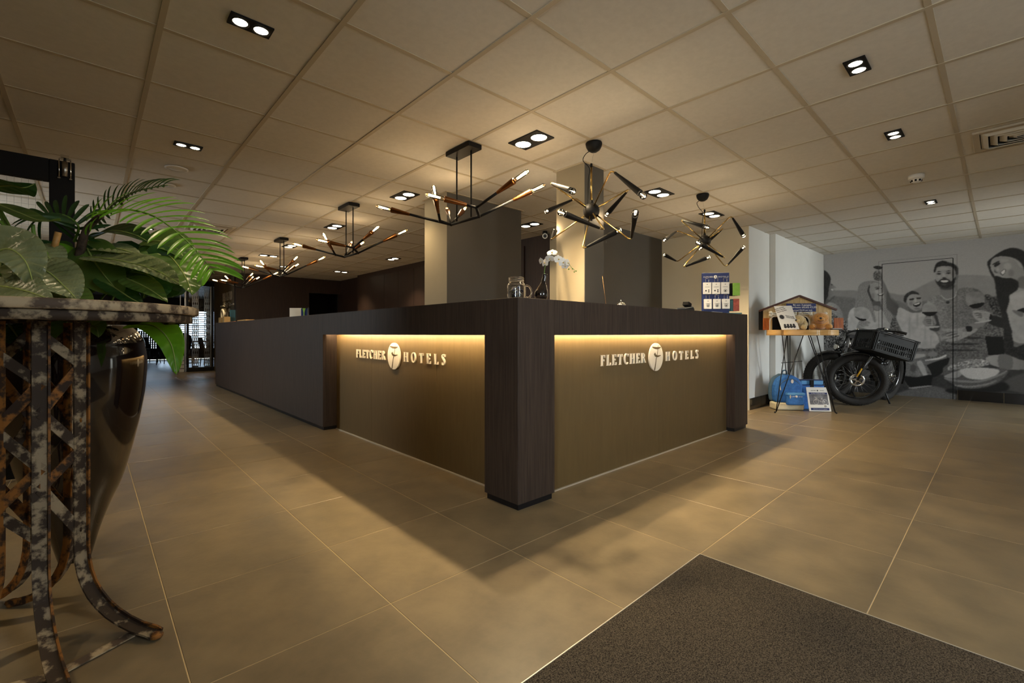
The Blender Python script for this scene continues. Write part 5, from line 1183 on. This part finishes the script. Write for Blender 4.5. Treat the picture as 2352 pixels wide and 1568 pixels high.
def plush(c, m, label, face, sc=1., lying=False):
    c = np.asarray(c, float); t = thing('plush_toy', label, 'plush toy', c, 'plush toys on the side table'); rv = np.cross(face, UP)
    B().sphere(c+UP*.075*sc-face*.07*sc, .075*sc, 18, 12, (1.15, 1.15, .95)).build('body', m, t)
    h = c+UP*.130*sc+face*.02*sc
    hd = B().sphere(h, .070*sc, 20, 14, (1.12, 1.12, .92)).build('head', m, t)
    B().sphere(h+face*.058*sc-UP*.016*sc, .038*sc, 16, 10, (1.1, 1.1, .85)).build('muzzle', m, hd); B().sphere(h+face*.094*sc-UP*.004*sc, .012*sc, 10, 8).build('nose', 'ink', hd)
    for s in (-1, 1):
        B().sphere(h+rv*s*.026*sc+face*.064*sc+UP*.016*sc, .007*sc, 8, 6).build('eye', 'ink', hd)
        if lying: B().sphere(h+rv*s*.072*sc-UP*.02*sc, .040*sc, 12, 10, (.5, .5, 1.2)).build('ear', m, hd)
        else: B().sphere(h+rv*s*.048*sc+UP*.052*sc, .018*sc, 12, 8).build('ear', 'plushwhite', hd)
        B().sphere(c+rv*s*.075*sc+UP*.035*sc+face*.055*sc, .036*sc, 14, 10, (1., 1., .95)).build('paw', m, t)
    if not lying: B().tube([h+rv*.03*sc+face*.088*sc-UP*.03*sc, h+face*.095*sc-UP*.036*sc, h-rv*.03*sc+face*.088*sc-UP*.03*sc], .003, 5).build('mouth', 'ink', hd)
    return t
plush(tp(.225, -.04, kz), 'plush', 'golden plush bear sitting at the right end of the side table', nrm((CAM-TT)*np.array([1, 1, 0])), 1.12)
plush(tp(-.045, -.06, kz), 'plush2', 'cream plush dog with floppy ears in the kennel doorway', nrm((CAM-TT)*np.array([1, 1, 0])-e1*2.5), .95, True)
nb = thing('leaflet_pile', 'thin pile of grey leaflets beside the golden plush bear', 'leaflets', tp(.32, -.14, kz))
B().obox(tp(.33, -.185, kz+.007), (e1, e2, UP), (.12, .05, .014)).build('grey_stack', 'grey_seam', nb); B().obox(tp(.33, -.18, kz+.0165), (e1, e2, UP), (.11, .045, .004)).build('top_sheet', 'paper', nb)

# ================================================================== BACKPACK, COOLER BAG, POSTER
M['bpblue'] = mat('blue_canvas', lin('#2c62a8'), .7, col2=lin('#3a78c4'), scale=30, bump=.2); M['bpgrey'] = mat('blue_grey_canvas', lin('#4a6478'), .75, var=.08, scale=30); M['cream'] = mat('cream_suede', lin('#d9cfb2'), .8, var=.05, scale=20); M['ltblue'] = mat('pale_blue_fabric', lin('#5f9bd0'), .6)
bpk = np.array([6.40, -.135, 0.]); g1 = nrm([.66, -.75, 0]); g2 = nrm([.75, .66, 0]); bq = lambda a, b, z: bpk+g1*a+g2*b+UP*z
bp = thing('backpack', 'blue backpack with cream base under the side table', 'backpack', bpk)
def slab_bag(poly, b0, b1, nm, m, bev=.03, par=None): return B().prism(poly, bq(0, b0, 0), g1, UP, g2, b1-b0).build(nm, m, par or bp, bevel=bev, seg=4)
ol = [(-.165, .10), (.175, .10), (.185, .20), (.17, .32), (.12, .41), (.04, .455), (-.05, .455), (-.13, .41), (-.17, .32), (-.178, .20)]
slab_bag(ol, -.02, .10, 'main_compartment', 'bpblue', .03); slab_bag([(a*1.02-.012, z*1.015) for a, z in ol], .101, .17, 'back_section', 'bpgrey', .03)
slab_bag([(-.175, .002), (.18, .002), (.185, .099), (-.175, .099)], -.025, .16, 'base', 'cream', .022)
pk = slab_bag([(-.055, .075), (.155, .075), (.16, .24), (-.05, .245)], -.075, -.021, 'front_pocket', 'bpblue', .018)
B().obox(bq(.052, -.050, .217), (g1, g2, UP), (.215, .056, .03)).build('pocket_flap', 'ltblue', pk, bevel=.006)
B().obox(bq(-.02, -.078, .185), (nrm(g1+UP*.05), g2, UP), (.010, .004, .045)).build('zip_pull', 'cream', pk); B().obox(bq(-.118, -.026, .29), (nrm(g1), g2, nrm(UP-g1*.2)), (.010, .004, .06)).build('zip_pull', 'cream', bp)
text('FLETCHER', .014, 'paper', pk, bq(.002, -.0765, .180), g1, UP); text('HOTELS', .014, 'paper', pk, bq(.105, -.0765, .180), g1, UP)
B().lathe([(0, 0), (.015, 0), (.015, .002), (0, .002)], bq(.055, -.0755, .186), 16, -g2).build('round_badge', 'paper', pk)
B().prism([(.016*math.cos(q), .026*math.sin(q)) for q in np.linspace(0, 2*math.pi, 20, endpoint=False)], bq(.03, -.0215, .375), g1, UP, -g2, .003).build('oval_badge', 'paper', bp)
B().tube(catmull([bq(-.12, -.012, .12), bq(-.135, -.015, .25), bq(-.09, -.018, .36), bq(.02, -.018, .405), bq(.12, -.015, .34), bq(.15, -.012, .2)], 6), .006, 6).build('zip', 'bpgrey', bp)
B().tube(catmull([bq(-.02, .135, .455), bq(-.01, .135, .50), bq(.03, .135, .50), bq(.04, .135, .455)], 5), .008, 6).build('top_loop', 'bpgrey', bp)
cbk = bpk+g1*.335+g2*.10; cq = lambda a, b, z: cbk+g1*a+g2*b+UP*z
cb = thing('cooler_bag', 'light blue cooler bag with black strap behind the bicycle poster', 'bag', cbk)
B().obox(cq(0, .06, .16), (g1, g2, UP), (.29, .15, .318)).build('body', 'bpblue', cb, bevel=.012); B().obox(cq(0, .06, .348), (g1, g2, UP), (.285, .12, .055)).build('roll_top', 'ltblue', cb, bevel=.012)
B().obox(cq(0, .06, .380), (g1, g2, UP), (.287, .10, .008)).build('top_seam', 'navy', cb); B().obox(cq(0, -.018, .315), (g1, g2, UP), (.288, .005, .008)).build('front_seam', 'navy', cb)
B().obox(cq(-.01, -.010, .335), (g1, g2, UP), (.045, .022, .10)).build('strap', 'black_matt', cb, bevel=.003)
po = thing('poster_stand', 'white framed bicycle poster leaning on the floor beside the backpack', 'poster', bpk+g1*.33)
pf = bpk+g1*.205-g2*.085; pz = nrm(UP*.985+g2*.17-g1*.05); pq = lambda a, b: pf+g1*a+pz*b+UP*.004; pn = np.cross(g1, pz)
if pn@g2 > 0: pn = -pn
W_, H_ = .262, .305
B().obox(pq(W_/2, H_/2), (g1, pz, pn), (W_, H_, .008)).build('panel', 'paper', po, bevel=.002, seg=1)
def pr_(a0, b0, a1, b1, nm, m, off=.0045): return B().obox(pq((a0+a1)/2, (b0+b1)/2)+pn*off, (g1, pz, pn), (a1-a0, b1-b0, .0012)).build(nm, m, po)
M['photo'] = mat('grey_photo_print', lin('#4c4c52'), .6, col2=lin('#84848a'), scale=14); M['frame_w'] = mat('white_bike_print', (.8, .8, .8), .6)
pr_(.022, .085, .242, .215, 'printed_photo', 'photo'); pr_(.022, .216, .242, .238, 'printed_banner', 'navy'); pr_(.022, .014, .242, .044, 'printed_footer', 'navy')
text('Te huur: E-bike Fat bikes', .0165, 'paper', po, pq(.132, .221)+pn*.0055, g1, pz); text('Informeer bij de receptie naar de mogelijkheden', .0085, 'paper', po, pq(.132, .026)+pn*.0055, g1, pz)
text('FLETCHER', .013, 'ink', po, pq(.082, .258)+pn*.0045, g1, pz); text('HOTELS', .013, 'ink', po, pq(.185, .258)+pn*.0045, g1, pz)
B().lathe([(0, 0), (.009, 0), (.009, .001), (0, .001)], pq(.132, .263)+pn*.004, 16, pn).build('printed_emblem', 'ink', po)
bk = B(); w_ = lambda a, b: pq(a, b)+pn*.0056
for cx_ in (.095, .200): bk.torus(w_(cx_, .118), .030, .0016, pn, 28, 6)
for s_, e_ in (((.095, .118), (.102, .178)), ((.102, .170), (.150, .122)), ((.150, .122), (.200, .118)), ((.150, .122), (.165, .165)), ((.165, .165), (.200, .118)), ((.102, .178), (.075, .182)), ((.155, .168), (.182, .168))): bk.tube([w_(*s_), w_(*e_)], .0022, 6)
bk.build('printed_bicycle', 'frame_w', po)
B().lathe([(0, 0), (.020, 0), (.020, .001), (0, .001)], pq(.205, .070)+pn*.0045, 20, pn).build('price_disc', 'paper', po); text('\u20ac30', .016, 'ink', po, pq(.205, .064)+pn*.006, g1, pz)
# ================================================================== ON THE COUNTER
ZC = HD+.0005
# glass jar with paper
M['jarglass'] = mat('thick_jar_glass', (1, 1, 1), .02, trans=1., ior=1.45)
J = at(1186, 690, 2.78); J[2] = ZC
jr = thing('glass_jar', 'clear glass mason jar with handle full of wrapped sweets on the desk corner', 'jar', J)
oute = [(0, .001), (.050, .001), (.056, .006), (.058, .02), (.058, .085), (.054, .098), (.046, .108), (.045, .112), (.048, .116), (.048, .122), (.045, .126), (.048, .130), (.048, .136), (.045, .140), (.043, .138), (.042, .112), (.050, .096), (.054, .084), (.054, .02), (.050, .008), (0, .008)]
B().lathe([(p[0], p[2]) for p in catmull([(r, 0, z) for r, z in oute], 3)], J, 40).build('body', 'jarglass', jr)
hd_ = nrm(RT*.95-FW*.3)
B().tube(catmull([J+hd_*.054+UP*.088, J+hd_*.078+UP*.085, J+hd_*.094+UP*.06, J+hd_*.092+UP*.03, J+hd_*.074+UP*.014, J+hd_*.056+UP*.02], 6), .006, 10).build('handle', 'jarglass', jr)
for k in range(26):
    a, r, z = random.uniform(0, 6.28), .038*math.sqrt(random.random()), .020+.062*random.random()
    d = nrm([random.gauss(0, 1) for _ in range(3)]); c = J+np.array([r*math.cos(a), r*math.sin(a), z])
    B().obox(c, (d, nrm(np.cross(d, [.3, .5, .8])), nrm(np.cross(d, np.cross(d, [.3, .5, .8])))), (.020, .012, .008)).build('wrapped_sweet', 'paper' if k % 4 else 'navy', jr, bevel=.003)
# bottle vase with orchid
V = at(1243, 690, 2.78); V[2] = ZC
bv = thing('bottle_vase', 'small black bottle vase with slanted neck behind the desk corner', 'vase', V)
ln = nrm(UP+RT*.16); pr2 = [(0, .001), (.028, .001), (.038, .012), (.0425, .032), (.040, .055), (.030, .078), (.019, .100), (.0145, .118), (.0135, .15), (.015, .158), (.012, .158), (.010, .12), (0, .11)]
pr2 = [(p[0], p[2]) for p in catmull([(r, 0, z) for r, z in pr2], 4)]; b = B(); n = 28; vv = []; ff = []
for (r, z) in pr2:
    c = V+UP*z+RT*max(0, z-.05)*.22
    for k in range(n): a = 2*math.pi*k/n; vv.append(c+np.array([math.cos(a), math.sin(a), 0])*max(r, 1e-4))
for i in range(len(pr2)-1):
    for k in range(n): ff.append((i*n+k, i*n+(k+1) % n, (i+1)*n+(k+1) % n, (i+1)*n+k))
b.add(vv, ff, True).build('body', 'glaze', bv)
M['petal'] = mat('white_orchid_petal', lin('#f2eee6'), .5, var=.02, scale=30); M['petal_in'] = mat('yellow_orchid_throat', lin('#d9b65a'), .5)
mo = V+UP*.155+RT*.024
orc = thing('orchid_stem', 'white orchid spray arching out of the black bottle vase', 'flower', mo)
sp = catmull([V+UP*.12+RT*.016, at(1252, 612, 2.78), at(1262, 598, 2.77), at(1282, 590, 2.76), at(1302, 600, 2.75), at(1312, 613, 2.75), at(1323, 623, 2.75)], 6)
B().tube(sp, list(np.linspace(.0022, .0010, len(sp))), 6).build('stem', 'stalk', orc); B().tube([at(1259, 606, 2.78), at(1252, 612, 2.76)], .0012, 5).build('side_stem', 'stalk', orc)
def flower(c, face, size):
    c = np.asarray(c, float); f = nrm(face); x = nrm(np.cross(f, UP)); y = np.cross(x, f)
    cen = B().sphere(c+f*.004, .006*size/.045, 10, 8).build('lip', 'petal_in', orc)
    for (a, L, w) in ((90, 1, .36), (210, 1, .34), (330, 1, .34), (15, 1.05, .62), (165, 1.05, .62)):
        d = x*math.cos(math.radians(a))+y*math.sin(math.radians(a)); L_ = size*L
        mid = bez(c, c+d*L_*.3+f*L_*.12, c+d*L_*.7+f*L_*.10, c+d*L_-f*L_*.02, 8)
        v, q = leaf_geo(mid, size*w, f, 6, 0, 1, -.12, 0, lambda t: max(.05, math.sin(math.pi*min(1, .06+.94*t))**.6))
        B().add(v, q, True).build('petal', 'petal', cen)
for (u, v, d, s, fa) in ((1268, 581, 2.74, .040, (-.1, .5)), (1252, 604, 2.76, .036, (-.6, .1)), (1263, 594, 2.73, .036, (-.2, -.4)), (1283, 596, 2.72, .038, (.2, .2)), (1293, 603, 2.73, .040, (.3, .0)), (1304, 604, 2.74, .034, (.8, .1)), (1298, 611, 2.75, .032, (.3, -.3)), (1243, 600, 2.77, .030, (-.9, -.2))):
    flower(at(u, v, d), -ray(u, v)*.7+RT*fa[0]*1.4+UP*fa[1]*1.4, s*.82)
for (u, v) in ((1306, 618), (1315, 617), (1319, 624), (1323, 622)): B().sphere(at(u, v, 2.75), .0045, 10, 8).build('bud', 'stalk', orc)
# incense holder, bell, card terminal
def cpt(u, y): p = ony(u, 700, y); p[2] = ZC; return p
p = cpt(1391, .03); t = thing('incense_holder', 'small wooden block holding a thin upright stick on the counter', 'stick holder', p)
B().obox(p+UP*.008, ((1, 0, 0), (0, 1, 0), UP), (.062, .03, .016)).build('block', 'oak', t, bevel=.002); q = at(1383.5, 634, (p-CAM)@FW)
B().tube([p+UP*.015+RT*.004, q], .0013, 5).build('stick', 'oak', t)
p = cpt(1426, .04); t = thing('service_bell', 'polished reception bell on a wooden foot', 'bell', p)
B().lathe([(0, 0), (.042, 0), (.044, .006), (.040, .012), (0, .012)], p, 24).build('foot', 'redwood', t); B().lathe([(.039, .013), (.041, .016), (.038, .028), (.028, .040), (.012, .047), (0, .048)], p, 28).build('dome', 'chrome', t); B().cyl(p+UP*.047, p+UP*.058, .003, 8).sphere(p+UP*.060, .006, 10, 8).build('button', 'chrome', t)
p = cpt(1576, .03); t = thing('card_terminal', 'black and silver payment terminal beside the card display', 'terminal', p)
B().prism([(-.10, .001), (.09, .001), (.09, .035), (.06, .058), (-.10, .040)], p+np.array([0, -.04, 0]), (1, 0, 0), UP, (0, 1, 0), .08).build('body', 'black', t, bevel=.005); B().prism([(-.102, .030), (.06, .050), (.06, .056), (-.102, .037)], p+np.array([0, -.042, 0]), (1, 0, 0), UP, (0, 1, 0), .084).build('silver_trim', 'chrome', t)
B().obox(p+UP*.075+np.array([.02, 0, 0]), ((1, 0, -.3), (0, 1, 0), (.3, 0, 1)), (.07, .06, .04)).build('paper_roll', 'black_matt', t, bevel=.006)
# gift card display
p = cpt(1643, .10); dx = nrm([.62, -.78, 0]); dy = nrm([.78, .62, 0])
t = thing('card_display', 'navy gift card rack with two rows of white cards', 'display rack', p)
dq = lambda a, b, z: p+dx*a+dy*b+UP*z
B().obox(dq(0, 0, .228), (dx, dy, UP), (.282, .012, .455)).build('back_board', 'navy', t, bevel=.002, seg=1); B().obox(dq(0, .03, .004), (dx, dy, UP), (.282, .14, .008)).build('foot', 'navy', t)
text('FLETCHER', .020, 'paper', t, dq(-.075, -.0075, .405), dx, UP, sx=1.05); text('H O T E L S', .020, 'paper', t, dq(.080, -.0075, .405), dx, UP)
B().lathe([(0, 0), (.019, 0), (.019, .0015), (0, .0015)], dq(0, -.0065, .411), 20, -dy).build('emblem', 'paper', t)
B().obox(dq(.002, -.0085, .411), (nrm(UP-dx*.2), dx, dy), (.026, .004, .001)).build('emblem_stroke', 'navy', t)
for r in range(2):
    for c_ in range(3):
        a = (-.092, 0, .092)[c_]+(.006 if r else 0); z0 = (.225, .065)[r]; w, h = (.082, .125) if r == 0 else (.076, .105); th = .022 if r == 0 else .03
        B().tube([dq(a-.017, -.007, z0+h+.045), dq(a-.017, -.03, z0+h+.045), dq(a-.017, -.03, z0+h-.01)], .0022, 6).tube([dq(a+.017, -.007, z0+h+.045), dq(a+.017, -.03, z0+h+.045), dq(a+.017, -.03, z0+h-.01)], .0022, 6).tube([dq(a-.017, -.03, z0+h+.045), dq(a+.017, -.03, z0+h+.045)], .0022, 6).build('wire_hook', 'chrome', t)
        cdm = B().obox(dq(a, -.012-th/2, z0+h/2), (dx, dy, UP), (w, th, h)).build('card_pack', 'paper', t, bevel=.001, seg=1)
        y_ = -.0125-th
        B().obox(dq(a, y_, z0+h-.022), (dx, dy, UP), (.010, .001, .006)).build('printed_logo', 'ink', cdm); text('CADEAUBON', .008, 'ink', cdm, dq(a, y_, z0+h-.052), dx, UP)
        if r == 0 and c_ < 2: B().lathe([(0, 0), (.008, 0), (.008, .001), (0, .001)], dq(a-.013, y_, z0+.036), 12, -dy).lathe([(0, 0), (.007, 0), (.007, .001), (0, .001)], dq(a+.016, y_, z0+.042), 12, -dy).lathe([(0, 0), (.007, 0), (.007, .001), (0, .001)], dq(a+.016, y_, z0+.024), 12, -dy).build('printed_icon', 'ink', cdm)
        else: B().lathe([(.016, 0), (.017, .001), (.014, .001), (.014, 0)], dq(a, y_, z0+.035), 20, -dy).lathe([(0, 0), (.008, 0), (.008, .001), (0, .001)], dq(a, y_, z0+.033), 12, -dy).build('printed_icon', 'ink', cdm)
M['green_card'] = mat('green_card_print', lin('#7fae3c'), .5, col2=lin('#8fbf4c'), scale=20); M['red_card'] = mat('red_card_print', lin('#b85a48'), .5, col2=lin('#8e4236'), scale=30)
M['teal'] = mat('teal_leaflet', lin('#4f7c80'), .5)
s2 = dq(.141, .02, 0)
for k, (z, mm, w, h) in enumerate(((.205, 'green_card', .075, .135), (.04, 'red_card', .06, .13))):
    hk = B().tube([dq(.141, .0, z+h-.01), dq(.215, -.02, z+h-.01)], .003, 6).build('side_hook', 'black', t)
    for q in range(3): B().obox(dq(.172+.016*q, .03-.03*q, z+h/2), (nrm(dx*.95+dy*.1), nrm(dy*.95-dx*.1), UP), (w, .006, h)).build('hanging_card', mm if q == 2 else ('black_matt' if k == 0 else 'teal'), t)
pp = cpt(1684, -.12); single(B().obox(pp+UP*.006, (dx, dy, UP), (.14, .10, .011)), 'teal_leaflet_pile', 'teal', 'flat pile of teal leaflets right of the card display', 'leaflets')
pp = cpt(1640, -.12); single(B().obox(pp+UP*.003, ((1, 0, 0), (0, 1, 0), UP), (.20, .08, .005)), 'paper_sheets', 'paper', 'thin white sheets lying in front of the card display', 'paper')
# left wing of the desk
def lpt(u, x): q = onx(u, 720, x); q[2] = ZC; return q
def lbox(u, x, sz, nm, m, label, cat, rot=0., lift=0.):
    q = lpt(u, x); c, s = math.cos(rot), math.sin(rot); return single(B().obox(q+UP*(sz[2]/2+lift), ((c, s, 0), (-s, c, 0), UP), sz), nm, m, label, cat, bevel=.003)
M['kraft'] = mat('kraft_card', lin('#b08d58'), .6, var=.08, scale=20); M['acryl'] = glassmat('acrylic_sheet', (.92, .94, .95), .06)
lbox(512.5, 1.66, (.12, .20, .11), 'wooden_box', 'kraft', 'small wooden box at the far left end of the desk', 'box'); lbox(520, 1.63, (.10, .14, .115), 'wooden_box', 'kraft', 'second small wooden box at the far end, beside the acrylic holder', 'box')
t = thing('acrylic_holder', 'clear acrylic leaflet holder standing on the far end of the desk', 'leaflet holder', lpt(537, 1.75)); q = lpt(537, 1.75)
B().obox(q+UP*.16, ((1, 0, 0), (0, 1, 0), UP), (.10, .006, .32)).build('back_sheet', 'acryl', t); B().obox(q+UP*.16+np.array([0, .22, 0]), ((1, 0, 0), (0, 1, 0), UP), (.10, .006, .32)).build('front_sheet', 'acryl', t)
B().obox(q+UP*.13+np.array([.0, .10, 0]), ((1, 0, 0), (0, 1, 0), UP), (.085, .05, .24)).build('leaflet', 'teal', t); B().obox(q+UP*.004+np.array([0, .11, 0]), ((1, 0, 0), (0, 1, 0), UP), (.11, .24, .007)).build('foot', 'acryl', t)
lbox(570, 1.66, (.20, .55, .022), 'menu_board', 'kraft', 'flat wooden menu board lying on the desk', 'menu'); lbox(546, 1.70, (.18, .30, .016), 'cork_tray', 'redwood', 'low brown tray left of the menu board', 'tray')
lbox(642, 1.66, (.10, .30, .010), 'white_pen_tray', 'plastic', 'thin white pen tray on the middle of the desk', 'tray')
q = lpt(679, 1.68); single(B().obox(q+UP*.062, ((.75, -.66, .0), (.66, .75, 0), UP), (.15, .006, .124)), 'card_stand', 'bone', 'cream card standing upright on the desk', 'card')
q = lpt(699, 1.70); t = thing('leaflet_stand', 'blue leaflets in a small clear stand on the desk', 'leaflets', q)
B().obox(q+UP*.055, ((.75, -.66, 0), (.66, .75, 0), UP), (.075, .012, .11)).build('leaflet', 'navy', t); B().prism([(-.02, .11), (.02, .11), (.006, .06), (.006, .0), (-.006, .0), (-.006, .06)], q+np.array([-.006, -.007, 0]), nrm([.75, -.66, 0]), UP, nrm([-.66, -.75, 0]), .002).build('green_print', 'green_card', t); B().obox(q+UP*.058+nrm([.75, -.66, 0])*.046, ((.75, -.66, 0), (.66, .75, 0), UP), (.008, .03, .116)).build('stand_edge', 'acryl', t)
# illuminated-looking bistro sign on the pier
sg = thing('bistro_sign', 'white bistro lettering with ornament on the taupe pier', 'sign', (2.195, 10.9, 1.6)); ax = np.array([0, -1., 0]); fx_ = 2.1985
sgp = lambda u, v: onx(u, v, fx_)
text('BAR BISTRO', .30, 'letter', sg, sgp(522, 690), ax, UP, depth=.006, sx=.62)
b = B(); b.tube([sgp(508, 703.5), sgp(514, 702.5)], .012, 6).tube([sgp(530.5, 699.5), sgp(537, 698)], .012, 6).sphere(sgp(508, 703.5), .022, 8, 6).sphere(sgp(537, 698), .022, 8, 6)
b.tube(catmull([sgp(514, 702.5), sgp(517, 704), sgp(519, 700), sgp(516, 698), sgp(519, 695), sgp(522, 699), sgp(525, 694), sgp(529, 697), sgp(526, 700), sgp(528, 702), sgp(530.5, 699.5)], 5), .012, 6).tube([sgp(522, 699), sgp(522, 707)], .012, 6); b.build('ornament', 'letter', sg)
arc_ = B().tube(catmull([sgp(515, 690), sgp(518, 685), sgp(523, 682.5), sgp(527, 684), sgp(530, 688)], 5), .010, 6); arc_.build('arched_line', 'letter', sg)
for k, (pts) in enumerate(([(510.5, 731), (510.5, 714), (512.5, 712.5), (515, 718), (516, 731)], [(518, 731), (518, 717)], [(520.5, 731), (520.5, 716.5)], [(523.5, 731), (524, 718), (526, 712), (528, 711), (528, 716)])):
    B().tube(catmull([sgp(*q) for q in pts], 5) if len(pts) > 2 else [sgp(*q) for q in pts], .034, 6).build('letter', 'letter', sg)
ld = bpy.data.lights.new('sign_spot', 'SPOT'); ld.energy = 45; ld.color = WARM; ld.spot_size = math.radians(70); ld.spot_blend = .6; ld.shadow_soft_size = .02
lo = bpy.data.objects.new('sign_spot', ld); COL.objects.link(lo); lo.location = (1.98, 11.0, CZ-.03); lo.rotation_euler = (math.radians(8), math.radians(12), 0)
